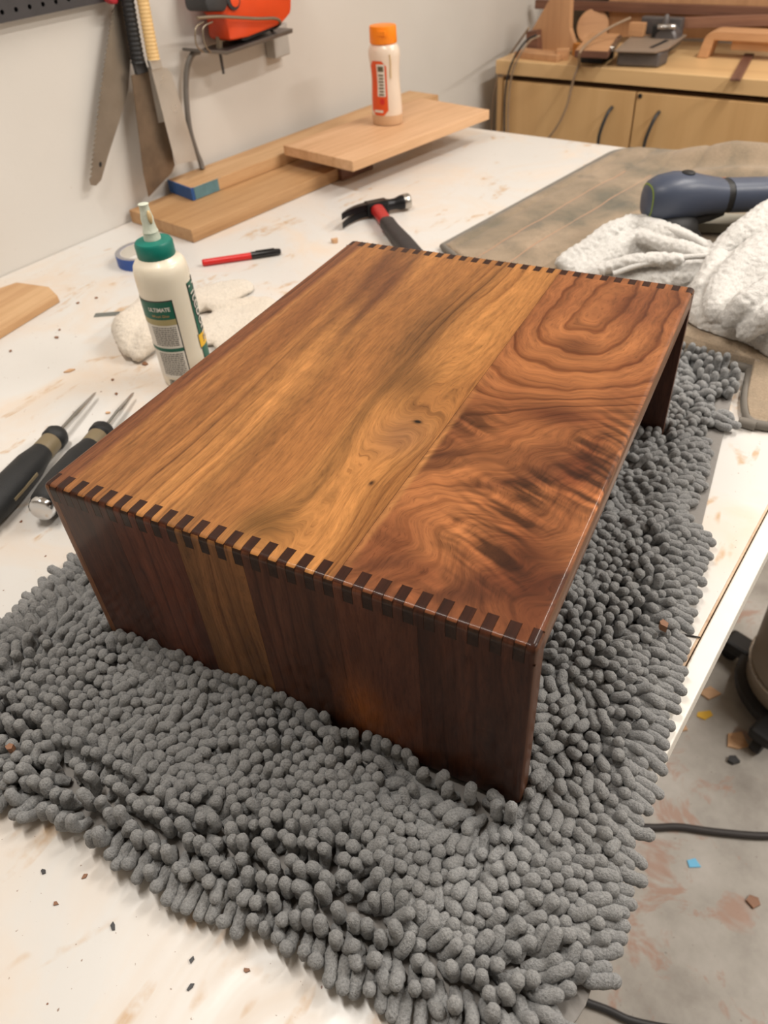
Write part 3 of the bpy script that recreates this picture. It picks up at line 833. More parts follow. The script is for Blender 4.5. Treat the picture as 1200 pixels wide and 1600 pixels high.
superloft('handle', [(.100, 0, .073, .0296, .0276), (.112, 0, .072, .0296, .0276), (.150, 0, .069, .0292, .0276), (.185, 0, .066, .0290, .0276), (.190, 0, .066, .027, .026)], M_SAND, sand)
superloft('hose_port', [(.188, 0, .066, .017, .016), (.205, 0, .065, .016, .015), (.235, 0, .064, .016, .015)], M_DKG, sand)
superloft('front_trim', [(-.0474, 0, .079, .0240, .0270), (-.0471, 0, .079, .0250, .0279), (-.0464, 0, .0793, .0256, .0284), (-.0461, 0, .0793, .0254, .0282)], M_LIME, sand)
lathe('skirt', [(.050, .020), (.052, .026), (.050, .040), (.042, .052), (.034, .058)], M_BLK, sand, 28)
lathe('sanding_pad', [(.060, .0), (.062, .003), (.062, .012), (.056, .020), (.048, .021)], M_BLK, sand, 32)
superloft('dust_channel', [(.035, 0, .040, .020, .012), (.07, 0, .044, .016, .012), (.095, 0, .050, .014, .011)], M_BLK, sand)
lathe('switch', [(.011, 0), (.0115, .002), (.009, .0035)], M_BLK, sand, 20, loc=(.020, 0, .1180), rot=(0, .05, 0))
box('carton', (0, 0, 0), (.10, .05, .016), plain('grey_card', rgb(150, 146, 134), .7), bev=.001)  # placed below
cart = bpy.data.objects['carton']; cart.location = tuple(Q(1128, 350, .022)); cart.rotation_euler = (0, 0, .35)
cart.location.z = TZ+.0235
tag(cart, 'flat grey abrasive packet lying under the sander handle', 'packet')
cart.name = 'abrasive_packet'

# ------------------------------------------------------------------ claw hammer
M_STEEL = plain('bare_steel', rgb(190, 186, 180), .28, 1.0, var=.15)
M_HBLK = plain('black_steel', rgb(30, 30, 32), .32, .6, var=.3)
M_HRED = plain('red_fibreglass', rgb(176, 34, 34), .4)
M_HGR = plain('grip_rubber', rgb(52, 48, 48), .6, bump=.3, bs=400)
hd = Q(640, 305, .02); hc_ = Q(585, 322, .02); ht = Q(655, 385, .016)
ha = math.atan2(ht[1]-hc_[1], ht[0]-hc_[0])
ham = thing('claw_hammer', 'claw hammer with black head and red and grey handle lying behind the riser', 'hammer', (hc_[0], hc_[1], TZ), ha)
# local x along the handle, local y along the head (face at +y)
def cyl_y(secs, m, name, seg=20):
    V = []; F = []
    for (y, cx_, cz_, r) in secs:
        for k in range(seg): a = 2*PI*k/seg; V.append((cx_+r*math.cos(a), y, cz_+r*math.sin(a)))
    for i in range(len(secs)-1):
        for k in range(seg): k2 = (k+1) % seg; F.append((i*seg+k, (i+1)*seg+k, (i+1)*seg+k2, i*seg+k2))
    F.append(tuple(range(seg))); F.append(tuple((len(secs)-1)*seg+k for k in range(seg))[::-1])
    o = mesh(name, V, F, m, ham, True)
    try: o.data.set_sharp_from_angle(angle=.8)
    except Exception: pass
    return o
hz = .0165
cyl_y([(.074, 0, hz, .0128), (.072, 0, hz, .0145), (.062, 0, hz, .0148), (.0605, 0, hz, .0138)], M_STEEL, 'striking_face')
cyl_y([(.0605, 0, hz, .0138), (.054, 0, hz, .0136), (.044, 0, hz, .0105), (.034, 0, hz, .0105), (.024, 0, hz, .0125)], M_HBLK, 'neck')
box('cheek', (0, .004, hz), (.026, .046, .026), M_HBLK, ham, bev=.004)
for sgn in (1, -1):
    V = []; F = []
    n = 12
    for k in range(n+1):
        u = k/n; y = -.016-.062*u; xx = .034*u*u; th_ = .0065*(1-.75*u)+.0008; wd = .0115*(1-.1*u)
        z0 = hz+sgn*(.0007+.0035*max(0, u-.35)); z1 = hz+sgn*(wd+.0035*u)
        V += [(xx-th_, y, z0), (xx+th_, y-.002*u, z0), (xx+th_, y-.002*u, z1), (xx-th_, y, z1)]
    for k in range(n):
        for j in range(4): F.append((k*4+j, k*4+(j+1) % 4, (k+1)*4+(j+1) % 4, (k+1)*4+j))
    F += [(0, 1, 2, 3), tuple(n*4+j for j in (3, 2, 1, 0))]
    bm = bmesh.new(); vs = [bm.verts.new(v) for v in V]
    for f in F: bm.faces.new([vs[j] for j in f])
    from_bm('claw', bm, M_HBLK, ham, smooth=True, auto=.7)
hq = Q(634, 384, .016); HROT = math.atan2(hq[1]-hc_[1], hq[0]-hc_[0])-ha
superloft('handle', [(.006, .002, hz, .013, .0105), (.03, .002, hz, .0125, .010), (.075, 0, hz, .0115, .0095), (.085, 0, hz, .0115, .0095)], M_HRED, ham).rotation_euler = (0, 0, HROT)
superloft('grip', [(.082, 0, hz, .0130, .0110), (.088, 0, hz, .0145, .0125), (.12, 0, hz-.0005, .0140, .012), (.19, 0, hz-.0005, .0165, .014), (.26, 0, hz-.001, .017, .0145), (.285, 0, hz-.001, .018, .0145), (.290, 0, hz-.001, .014, .011)], M_HGR, ham).rotation_euler = (0, 0, HROT)

# ------------------------------------------------------------------ glue bottle
M_GLUE = plain('cream_bottle_plastic', rgb(232, 222, 202), .35, var=.03, coat=.2, Subsurface_Weight=.15, Subsurface_Radius=(.01, .008, .005))
M_TEAL = plain('teal_cap_plastic', rgb(4, 116, 102), .4, var=.08)
M_NOZ = plain('glue_crusted_nozzle', rgb(206, 212, 196), .45, var=.15, vs=120, bump=.5, bs=300)
M_CRUST = plain('dried_glue', rgb(208, 180, 132), .5, var=.2, vs=200)
M_LGRN = plain('label_green', rgb(14, 92, 72), .45, var=.04)
M_LTAN = plain('label_olive', rgb(166, 152, 104), .45, var=.04)
M_LWHT = plain('label_white', rgb(222, 216, 206), .45, var=.04)
M_LBLK = plain('label_black', rgb(22, 22, 22), .45)
M_LYEL = plain('label_yellow', rgb(240, 186, 30), .45)
M_LTXT = plain('label_small_print', rgb(120, 116, 110), .5)
M_LOR = plain('label_orange_print', rgb(200, 150, 90), .5)
gb = pz(296, 588, TZ)
gl = thing('glue_bottle', 'white wood glue bottle with green cap and green label behind the riser', 'bottle', (gb[0], gb[1], TZ))
GR = .0345
lathe('bottle_body', [(.030, 0), (.0335, .002), (GR, .006), (GR, .150), (.0342, .158), (.0325, .166), (.029, .171), (.0245, .174), (.0235, .176)], M_GLUE, gl, 48)
cap = []
cap_prof = [(.0225, .1745), (.0232, .176), (.0232, .192), (.0218, .1945), (.010, .196)]
V, F = lathe_data(cap_prof, 60)
V = [(x*(1+(.022 if (i % 60) % 2 and .175 < z < .193 else 0)), y*(1+(.022 if (i % 60) % 2 and .175 < z < .193 else 0)), z) for i, (x, y, z) in enumerate(V)]
capo = mesh('cap', V, F, M_TEAL, gl, True); capo.data.set_sharp_from_angle(angle=.6)
noz = lathe('nozzle', [(.0105, .194), (.0105, .199), (.0092, .204), (.0098, .2055), (.0085, .209), (.0075, .216), (.0078, .222), (.0062, .230), (.0058, .236), (.0066, .2385), (.003, .2395)], M_NOZ, gl, 18)
bm = bmesh.new(); bmesh.ops.create_icosphere(bm, subdivisions=2, radius=.004)
for v in bm.verts: v.co = Vector((v.co.x*.6+.0075, v.co.y*.8-.001, v.co.z*2.1+.224))*1.0+Vector((0, 0, 0))+Vector(v.co*.15)*0
from_bm('dried_drip', bm, M_CRUST, noz, smooth=True)
ang0 = math.atan2(CAM[1]-gb[1], CAM[0]-gb[0])       # direction to the viewer
def on_cyl(name, pts2, faces, r, m, parent):
    """wrap flat (arc length, height) shapes on the bottle; arc 0 faces the viewer, positive runs to the viewer's right"""
    V = [(r*math.cos(ang0+a/GR), r*math.sin(ang0+a/GR), z) for a, z in pts2]
    return mesh(name, V, faces, m, parent)
def patch(name, a0, a1, z0, z1, m, parent, lift=.0003):
    n = max(2, int(abs(a1-a0)/.0025)); pts_ = []; F = []
    for k in range(n+1):
        a = a0+(a1-a0)*k/n; pts_ += [(a, z0), (a, z1)]
    for k in range(n): F.append((2*k, 2*k+2, 2*k+3, 2*k+1))
    return on_cyl(name, pts_, F, GR+lift, m, parent)
lab = patch('label', -.062, .0020, .018, .128, M_LWHT, gl)
patch('label_border', .0020, .0034, .018, .129, M_LBLK, lab)
patch('label_border', -.062, .0034, .128, .1295, M_LBLK, lab)
patch('header', -.062, .0020, .104, .128, M_LGRN, lab, .0005)
patch('sub_header', -.062, .0020, .096, .104, M_LTAN, lab, .0005)
patch('divider', -.062, .0020, .058, .063, M_LGRN, lab, .0005)
def letters(body, size, ca, cz_, m, parent, bold=0.0, rot=0.0, sx=1.0, lift=.0008):
    V, F = text_mesh(body, size, bold); c, s_ = math.cos(rot), math.sin(rot)
    return on_cyl('lettering', [((x*sx*c-y*s_)+ca, (x*sx*s_+y*c)+cz_) for x, y, z in V], F, GR+lift, m, parent)
letters('ULTIMATE', .0075, -.0165, .1175, M_LWHT, lab, .0002, sx=.85)
letters('Wood Glue', .0048, -.0165, .1090, M_LOR, lab)
def print_lines(z1, z0, n):
    V = []; F = []
    for i in range(n):
        z = z1+(z0-z1)*(i+.5)/n; a = -.034
        while a < -.0008:
            wd = random.uniform(.0016, .0052); e = min(a+wd, -.0006); h = .0007
            k0 = len(V); st = max(1, int((e-a)/.002))
            for q in range(st+1): V += [(a+(e-a)*q/st, z-h), (a+(e-a)*q/st, z+h)]
            for q in range(st): F.append((k0+2*q, k0+2*q+2, k0+2*q+3, k0+2*q+1))
            a = e+.0009
    tag(on_cyl('small_print', V, F, GR+.0008, M_LTXT, lab), kind='stuff')
print_lines(.094, .066, 10); print_lines(.056, .022, 12)
V = []; F = []; a = -.030
while a < -.004:
    wd = random.choice((.0004, .0008, .0012)); k0 = len(V)
    V += [(a, .004), (a+wd, .004), (a+wd, .0145), (a, .0145)]; F.append((k0, k0+1, k0+2, k0+3)); a += wd+random.choice((.0005, .0009))
tag(on_cyl('barcode', V, F, GR+.0006, M_LBLK, gl), kind='stuff')
fl = patch('front_label', .0300, .075, .018, .142, M_LGRN, gl)
patch('label_border', .0288, .0300, .018, .142, M_LBLK, fl)
patch('yellow_badge', .0275, .052, .052, .070, M_LYEL, fl, .0006)
patch('badge_border', .0265, .0275, .050, .072, M_LBLK, fl, .0006)
letters('Titebond', .024, .0425, .100, M_LBLK, fl, .0014, -PI/2+.1, lift=.0006)
letters('Titebond', .024, .0425, .100, M_LWHT, fl, 0, -PI/2+.1, lift=.0009)
letters('III', .015, .0400, .061, M_LBLK, fl, 0, -PI/2, lift=.0009)

# ------------------------------------------------------------------ blue tape, marker, small rule
M_TAPE = plain('blue_tape', rgb(44, 82, 160), .5, var=.08)
M_CORE = plain('tape_core_card', rgb(206, 200, 190), .7)
tp = pz(224, 397, TZ+.012)
tape = thing('tape_roll', 'roll of blue masking tape lying flat behind the glue bottle', 'tape', (tp[0], tp[1], TZ))
def ring(name, ri, ro, z0, z1, m, parent, seg=48):
    V = []; F = []
    for k in range(seg):
        a = 2*PI*k/seg; c, s_ = math.cos(a), math.sin(a)
        V += [(ri*c, ri*s_, z0), (ro*c, ro*s_, z0), (ro*c, ro*s_, z1), (ri*c, ri*s_, z1)]
    for k in range(seg):
        a = k*4; b = ((k+1) % seg)*4
        for j in range(4): F.append((a+j, b+j, b+(j+1) % 4, a+(j+1) % 4))
    o = mesh(name, V, F, m, parent, True); o.data.set_sharp_from_angle(angle=.6); return o
ring('tape_winding', .0405, .0490, .0, .020, M_TAPE, tape)
ring('side_edge', .0408, .0486, .0198, .0203, plain('tape_side_grey', rgb(150, 148, 150), .6), tape)
ring('card_core', .0380, .0405, .0003, .0197, M_CORE, tape)
p1 = pz(316, 411, TZ+.006); p2 = pz(439, 393, TZ+.006)
pl = float(np.linalg.norm(p2-p1))
mk = thing('marker_pen', 'red marker pen with black cap lying between tape and riser', 'marker', (p1[0], p1[1], TZ), math.atan2(p2[1]-p1[1], p2[0]-p1[0]))
M_MRED = plain('marker_red', rgb(206, 32, 30), .35); M_MBLK = plain('marker_black', rgb(20, 20, 22), .3)
lathe('barrel', [(.0045, 0), (.0056, .001), (.0060, .004), (.0060, pl*.62)], M_MRED, mk, 20, loc=(0, 0, .0062), rot=(0, PI/2, 0))
lathe('cap', [(.0062, pl*.62), (.0064, pl*.63), (.0060, pl*.93), (.0050, pl*.99), (.0030, pl)], M_MBLK, mk, 20, loc=(0, 0, .0066), rot=(0, PI/2, 0))
box('clip', (pl*.80, 0, .0134), (.034, .003, .0014), M_MBLK, mk, bev=.0004)
r1 = pz(148, 493, TZ); r2 = pz(215, 488, TZ); rl = .09
tag(box('steel_rule', (rl/2, 0, .0005), (rl, .013, .001), plain('grey_steel', rgb(140, 146, 144), .35, .9), bev=.0002, loc=(r1[0], r1[1], TZ), orot=(0, 0, math.atan2(r2[1]-r1[1], r2[0]-r1[0]))),
    'thin grey steel rule lying left of the glue bottle', 'ruler')

# ------------------------------------------------------------------ two chisel-handled awls
M_HAN = plain('awl_black_grip', rgb(22, 24, 26), .55, bump=.5, bs=900)
M_KHA = plain('awl_khaki_collar', rgb(122, 108, 82), .5)
M_CHR = plain('polished_steel', rgb(206, 206, 206), .16, 1.0, var=.08)
def awl(name, label, tip, back, z_tip, z_back, length):
    d = np.array([tip[0]-back[0], tip[1]-back[1]]); a = math.atan2(d[1], d[0])
    r = thing(name, label, 'awl', (back[0], back[1], TZ), a, 'awls beside the riser')
    L = float(np.hypot(*d)); tl = math.atan2(z_back-z_tip, L); RY = PI/2+tl
    def part(nm, prof, m, seg=24): return lathe(nm, prof, m, r, seg, loc=(0, 0, z_back), rot=(0, RY, 0))
    h = L-length
    part('strike_cap', [(.0105, 0), (.0135, .0015), (.0145, .004), (.0145, .0075), (.0130, .0085)], M_CHR)
    part('grip', [(.0130, .0085), (.0170, .013), (.0185, .030), (.0190, .060), (.0175, h*.58), (.0145, h*.68), (.0130, h*.74)], M_HAN)
    part('collar', [(.0130, h*.74), (.0132, h*.745), (.0130, h*.86), (.0128, h*.87)], M_KHA)
    part('ferrule_grip', [(.0118, h*.87), (.0148, h*.89), (.0148, h*.95), (.0110, h*.985), (.0050, h)], M_HAN)
    part('shaft', [(.0040, h-.004), (.0040, h+length*.35), (.0044, h+length*.38), (.0040, h+length*.5), (.0022, h+length*.93), (.0004, L)], M_CHR, 14)
    for s_ in (1, -1):
        o = box('grip_stripe', (0, 0, 0), (.05, .0016, .004), M_KHA, r, bev=.0005); o.location = (h*.36, s_*.0182, z_back-h*.36*math.tan(tl)); o.rotation_euler = (0, tl, 0)
    return r
tipA = pz(152, 617, TZ+.006); midA = pz(85, 690, TZ+.012); dA = midA-tipA; dA[2] = 0; dA /= np.linalg.norm(dA); backA = tipA+dA*.275
awl('awl', 'fully visible awl with black and khaki handle lying farthest from the riser', tipA, backA, .0105, .0216, .098)
tipB = pz(211, 618, TZ+.006); backB = pz(64, 803, TZ+.0200)
awl('awl', 'awl half hidden beside the riser with its chrome strike cap showing', tipB, backB, .0110, .0238, .088)

# ------------------------------------------------------------------ boards by the wall
OAK = wood('oak', rgb(214, 176, 132), rgb(196, 154, 110), rgb(160, 116, 76), 0, 70)
OAK2 = wood('oak_dark', rgb(200, 160, 116), rgb(182, 140, 96), rgb(138, 98, 62), 0, 60)
MAPLE = wood('pale_oak', rgb(224, 182, 142), rgb(206, 162, 120), rgb(176, 130, 90), 0, 80)
WALS = wood('walnut_scrap', rgb(132, 92, 72), rgb(108, 72, 56), rgb(76, 48, 38), 0, 80)
M_BLUE = plain('blue_paint', rgb(36, 84, 146), .5, var=.2, vs=60)
def quad_board(name, label, cs, z0, z1, m, parent=None, bev=.0012, axis_from=None):
    """board from four plan corners (near-left, near-right, far-right, far-left); local x runs along its length"""
    cs = [np.array(c[:2]) for c in cs]; o = cs[0]; d = (cs[3]+cs[2]-cs[0]-cs[1])/2; a = math.atan2(d[1], d[0])
    c, s_ = math.cos(a), math.sin(a)
    loc2 = [((p-o)[0]*c+(p-o)[1]*s_, -(p-o)[0]*s_+(p-o)[1]*c) for p in cs]
    ob = prism(name, loc2, 0, z1-z0, m, parent, bev=bev)
    ob.location = (o[0], o[1], z0); ob.rotation_euler = (0, 0, a)
    return tag(ob, label, 'board') if label else ob
quad_board('oak_board', 'wide oak board lying lowest on the bench along the wall', [(-.862, .728), (-.660, .712), (-.628, 1.165), (-.838, 1.185)], TZ+.0005, TZ+.0255, OAK2)
bl = thing('blue_ended_board', 'long oak board with a blue painted end on the lower oak board', 'board', (0, 0, 0))
quad_board('board_body', None, [(-.864, .842), (-.775, .826), (-.712, 1.640), (-.812, 1.650)], TZ+.026, TZ+.051, OAK, bl)
quad_board('painted_end', None, [(-.8643, .8405), (-.7747, .8245), (-.7742, .8318), (-.8638, .8478)], TZ+.0262, TZ+.0508, M_BLUE, bl, .0003)
M_TEALP = plain('faded_blue_paint', rgb(92, 128, 136), .6, var=.35, vs=50)
quad_board('painted_edge', None, [(-.7760, .832), (-.7738, .832), (-.7690, .9050), (-.7712, .9050)], TZ+.0266, TZ+.0504, M_TEALP, bl, .0001)
quad_board('pale_board', 'pale planed board on top of the wall stack carrying the orange-capped bottle', [(-.742, 1.072), (-.530, 1.046), (-.470, 1.486), (-.690, 1.520)], TZ+.0515, TZ+.0720, MAPLE)
sb = pz(524, 284, TZ)
tag(box('walnut_spacer', (0, 0, .0255), (.032, .10, .051), WALS, bev=.001, loc=(sb[0]+.002, sb[1]+.06, TZ), orot=(0, 0, -.1)), 'small dark walnut block propping the pale board', 'block')
oc = [pz(x, y, TZ+.012)[:2] for x, y in ((-120, 590), (90, 462), (76, 448), (26, 441), (-180, 510))]
oo = np.mean(oc, 0); da = oc[1]-oc[0]; aa = math.atan2(da[1], da[0])
o = prism('oak_offcut', [((p-oo)[0]*math.cos(aa)+(p-oo)[1]*math.sin(aa), -(p-oo)[0]*math.sin(aa)+(p-oo)[1]*math.cos(aa)) for p in oc], 0, .0115, OAK, bev=.0006)
o.location = (oo[0], oo[1], TZ+.0005); o.rotation_euler = (0, 0, aa); tag(o, 'flat oak offcut with clipped corner lying alone at the left near the wall', 'board')

# ------------------------------------------------------------------ orange-capped squeeze bottle
M_PLA = plain('clear_milky_plastic', rgb(232, 214, 196), .3, var=.05, coat=.4, Subsurface_Weight=.1, Subsurface_Radius=(.01, .008, .005))
M_ORC = plain('orange_cap', rgb(250, 140, 16), .4, var=.05)
M_ORL = plain('orange_label', rgb(222, 84, 30), .4, var=.12, vs=30)
M_GLB = plain('glue_bottom', rgb(206, 168, 132), .4)
b2 = pz(606, 192, TZ+.072)
sq = thing('squeeze_bottle', 'squeeze bottle with orange cap and orange label standing on the pale board', 'bottle', (b2[0], b2[1], TZ+.072), math.atan2(CAM[1]-b2[1], CAM[0]-b2[0])+PI/2-.5)
HB = .192
sqp = [(.031, 0), (.0345, .003), (.0355, .010), (.0355, .030), (.0345, .060), (.0325, .085), (.0325, .105), (.0345, .125), (.0360, .136), (.0350, .146), (.0310, .154), (.0265, .158)]
lathe('bottle_body', sqp, M_PLA, sq, 40, 1.0, .80)
lathe('glue_residue', [(.0350, .002), (.0358, .010), (.0358, .020), (.0356, .021)], M_GLB, sq, 40, 1.0, .80)
cp = lathe('cap', [(.0290, .1575), (.0300, .159), (.0296, .186), (.0286, .1895), (.022, .1905)], M_ORC, sq, 40, 1.0, .86)
box('thumb_notch', (.010, -.0252, .178), (.020, .004, .010), M_ORC, cp, bev=.0015)
def sq_patch(name, a0, a1, z0, z1, m, parent, lift, rc=.0):
    n, mrow = 12, 10; V = []; F = []
    for i in range(mrow+1):
        z = z0+(z1-z0)*i/mrow
        r = float(np.interp(z, [p[1] for p in sqp], [p[0] for p in sqp]))+lift
        ins = 0
        dz_ = min(z-z0, z1-z)
        if rc and dz_ < rc: ins = (rc-math.sqrt(max(0, rc*rc-(rc-dz_)**2)))/.034
        for k in range(n+1):
            a = (a0+ins)+(a1-a0-2*ins)*k/n; V.append((r*math.cos(a), r*math.sin(a)*.80-(.0002), z))
    for i in range(mrow):
        for k in range(n): F.append((i*(n+1)+k, i*(n+1)+k+1, (i+1)*(n+1)+k+1, (i+1)*(n+1)+k))
    return mesh(name, V, F, m, parent, True)
A0 = -PI/2-.12
ol = sq_patch('label', A0-.62, A0+.62, .022, .128, M_ORL, sq, .0008, .010)
sq_patch('label_panel', A0-.05, A0+.50, .060, .122, M_LWHT, ol, .0013)
sq_patch('label_mark', A0+.05, A0+.42, .108, .118, plain('olive_print', rgb(96, 88, 66), .5), ol, .0018)
for i in range(7): sq_patch('label_mark', A0+.06+.04*(i % 2), A0+.40, .062+i*.0062, .0655+i*.0062, plain('olive_print_b', rgb(120, 106, 84), .5) if i == 0 else bpy.data.materials['olive_print_b'], ol, .0018)
sq_patch('label_mark', A0+.10, A0+.40, .044, .056, plain('red_print', rgb(206, 40, 36), .5), ol, .0014, .004)
sq_patch('label_mark', A0-.35, A0+.28, .028, .033, M_LWHT, ol, .0014)
tube('glue_run', spline([(.0250, -.0215, .140), (.0255, -.0200, .125), (.0240, -.0190, .110), (.0240, -.0195, .095)], 5), .0013, M_CRUST, sq, 8)

# ------------------------------------------------------------------ tools on the wall
def Wp(x, y, off=.0): return pX(x, y, WX+off)
def wall_prism(name, pts_, off0, off1, m, parent, bev=0.0, smooth=False):
    pts2 = [Wp(x, y, (off0+off1)/2)[1:] for x, y in pts_]
    return prism(name, [tuple(p) for p in pts2], WX+off0, WX+off1, m, parent, frame=lambda a, b, d: (d, a, b), bev=bev, smooth=smooth)
# pegboard with real holes
M_PEG = plain('pegboard_grey_steel', rgb(70, 68, 70), .45, .3, var=.25, vs=25)
pg0 = Wp(0, 36, .02); PGZ = pg0[2]+.0005; pitch = .0254
pegy0 = .30; ncol = 20; nrow = 12
peg = thing('pegboard', 'dark grey metal pegboard with round holes at the top left of the wall', 'pegboard', (WX, pegy0, PGZ))
def pegboard():
    V = []; F = []; n = 12; sec = []
    for i in range(ncol):
        for j in range(nrow):
            y0 = i*pitch; z0 = j*pitch; cy_, cz_ = y0+pitch/2, z0+pitch/2; k0 = len(V); x = .021
            sq_ = []
            for k in range(n):
                a = 2*PI*k/n+PI/4; c, s_ = math.cos(a), math.sin(a); mx = max(abs(c), abs(s_))
                V.append((x, cy_+c/mx*pitch/2, cz_+s_/mx*pitch/2))
            for k in range(n): a = 2*PI*k/n+PI/4; V.append((x, cy_+.0036*math.cos(a), cz_+.0036*math.sin(a)))
            for k in range(n): a = 2*PI*k/n+PI/4; V.append((x-.002, cy_+.0036*math.cos(a), cz_+.0036*math.sin(a)))
            for k in range(n):
                k2 = (k+1) % n
                F.append((k0+k, k0+k2, k0+n+k2, k0+n+k)); F.append((k0+n+k, k0+n+k2, k0+2*n+k2, k0+2*n+k))
    mesh('panel', V, F, M_PEG, peg)
    H_, W_ = nrow*pitch, ncol*pitch
    for nm, c, s_ in (('edge_flange', (.0105, W_/2, -.0006), (.021, W_, .0012)), ('edge_flange', (.0105, W_+.0006, H_/2), (.021, .0012, H_)), ('edge_flange', (.0105, -.0006, H_/2), (.021, .0012, H_))):
        box(nm, c, s_, M_PEG, peg, bev=0)
    box('back_sheet', (.0015, W_/2, H_/2), (.002, W_-.002, H_-.002), M_BLK, peg, bev=0)
pegboard()
M_BLADE = plain('worn_saw_steel', rgb(150, 140, 128), .38, .85, var=.3, vs=22)
M_BLADE2 = plain('bright_saw_steel', rgb(204, 200, 194), .30, .75, var=.25, vs=14)
M_RUST = plain('stained_saw_steel', rgb(128, 112, 96), .4, .8, var=.5, vs=26)
M_REDP = plain('saw_handle_red', rgb(170, 30, 44), .4)
M_CANE = plain('rattan_wrap', rgb(226, 190, 132), .55, var=.1, vs=80)
# handsaw with teeth
hs = thing('handsaw', 'narrow toothed pruning saw hanging leftmost on the wall', 'saw', (0, 0, 0))
teeth = []
N_T = 36
for k in range(N_T):
    u = k/N_T; x = 178+(143-178)*u; y = 14+(282-14)*u
    bow = -6*math.sin(PI*u)
    teeth.append((x+bow*.4, y)); teeth.append((x+bow*.4-4.2, y+5.6))
out = teeth+[(142, 289), (150, 290), (158, 281), (168, 245), (186, 190), (200, 140), (204, 90), (203, 40), (200, -10), (185, -10)]
wall_prism('blade', out, .0235, .0250, M_BLADE, hs)
wall_prism('hang_hole', [(157+2.2*math.cos(a*PI/4), 257+4.6*math.sin(a*PI/4)) for a in range(8)], .0250, .0253, M_BLK, hs)
wall_prism('handle', [(166, 2), (174, 7), (181, 6), (181, -12), (176, -90), (142, -90), (150, -40)], .0225, .040, M_REDP, hs, bev=.004)
def wrapped(name, a, b, r, rings, m, parent, amp=.0007, off=.022):
    A = np.array(Wp(*a, off)); B = np.array(Wp(*b, off)); n = rings*4; path = []; rr = []
    for k in range(n+1):
        u = k/n; path.append(A+(B-A)*u); rr.append(r*(1.0-.08*math.sin(PI*u))+amp*math.cos(2*PI*k/4))
    return tube(name, path, rr, m, parent, 16)
js = thing('pull_saw', 'pull saw with black ribbed handle and stained wide blade on the wall', 'saw', (0, 0, 0))
wrapped('handle', (192, -40), (216, 98), .0125, 18, M_BLK, js, .0009, .0415)
wall_prism('ferrule', [(207, 96), (224, 92), (231, 112), (213, 117)], .037, .045, M_DKG, js, bev=.001)
wall_prism('blade', [(205, 118), (214, 115), (234, 104), (243, 108), (273, 258), (268, 270), (232, 308), (224, 270)], .0400, .0412, M_RUST, js)
wall_prism('spine', [(231, 107), (243, 107), (258, 190), (248, 192)], .0412, .0427, M_BLADE2, js)
ks = thing('pull_saw', 'pull saw with pale rattan-wrapped handle and bright blade on the wall', 'saw', (0, 0, 0))
wrapped('handle', (212, -60), (240, 93), .0115, 24, M_CANE, ks, .0006, .060)
wall_prism('ferrule', [(231, 94), (249, 91), (252, 106), (236, 110)], .056, .064, M_BLADE2, ks, bev=.001)
wall_prism('blade', [(236, 108), (252, 104), (263, 108), (269, 118), (303, 232), (308, 250), (276, 257), (270, 240)], .0585, .0595, M_BLADE2, ks)
# jigsaw
M_ORJ = plain('jigsaw_orange', rgb(226, 74, 26), .38, var=.08, coat=.2)
M_PLT = plain('jigsaw_plate_steel', rgb(112, 108, 104), .35, .8, var=.2)
M_WIR = plain('galvanised_wire', rgb(150, 138, 122), .35, .8)
jg = thing('jigsaw', 'orange jigsaw hanging base down on a wire hook on the wall', 'jigsaw', (0, 0, 0))
wall_prism('body', [(342, 64), (336, 20), (318, 18), (310, 0), (306, -60), (330, -120), (430, -120), (440, -60), (440, 20), (424, 38), (372, 58)], .018, .082, M_ORJ, jg, bev=.010, smooth=True)
wall_prism('motor_cover', [(308, 18), (336, 18), (340, 6), (338, -30), (304, -30), (304, 4)], .026, .088, M_DKG, jg, bev=.006, smooth=True)
wall_prism('lower_housing', [(362, 62), (374, 50), (412, 36), (418, 44), (372, 64)], .022, .070, M_DKG, jg, bev=.004, smooth=True)
dc = Wp(366, 0, .088)
lathe('speed_dial', [(.016, 0), (.017, .002), (.0165, .005), (.013, .0065)], M_DKG, jg, 28, loc=tuple(dc-np.array([.006, 0, 0])), rot=(0, PI/2, 0))
lathe('dial_face', [(.011, 0), (.0115, .0015), (.009, .002)], M_ORJ, jg, 24, loc=tuple(dc+np.array([.0005, 0, 0])), rot=(0, PI/2, 0))
wall_prism('base_plate', [(305, 81), (334, 84), (437, 50), (437, 43), (334, 78), (305, 76)], .008, .084, M_PLT, jg, bev=.001)
wall_prism('plunger', [(338, 40), (344, 40), (346, 84), (341, 84)], .040, .050, M_WIR, jg, bev=.001)
wall_prism('saw_blade', [(342, 84), (346, 84), (351, 115), (348, 116)], .044, .0455, M_DKG, jg)
for dx in (0, 14):
    tube('guard_wire', spline([Wp(318+dx, 34, .088), Wp(306+dx*.8, 44, .089), Wp(307+dx, 70, .089), Wp(318+dx*.8, 82, .085)], 6), .0016, M_WIR, jg, 8)
tube('hook_wire', spline([Wp(308, 28, .092), Wp(345, 26, .094), Wp(400, 29, .094), Wp(430, 29, .093), Wp(438, 36, .085), Wp(428, 44, .060), Wp(420, 47, .030), Wp(418, 46, .004)], 6), .0030, M_WIR, jg, 8)
cordp = [Wp(312, 80, .030), Wp(300, 86, .022), Wp(292, 110, .018), Wp(291, 150, .018), Wp(296, 200, .020), Wp(306, 235, .022), Wp(313, 252, .026), Wp(316, 264, .030)]
tag(tube('power_cord', spline(cordp, 8), .0055, plain('jigsaw_cord', rgb(112, 106, 100), .5), None, 10), 'grey power cord hanging down the wall below the jigsaw', 'cord')
ob = wall_prism('wall_outlet_box', [(418, 46), (441, 34), (447, 84), (424, 92)], .001, .030, plain('outlet_grey', rgb(176, 172, 166), .5), None, bev=.003)
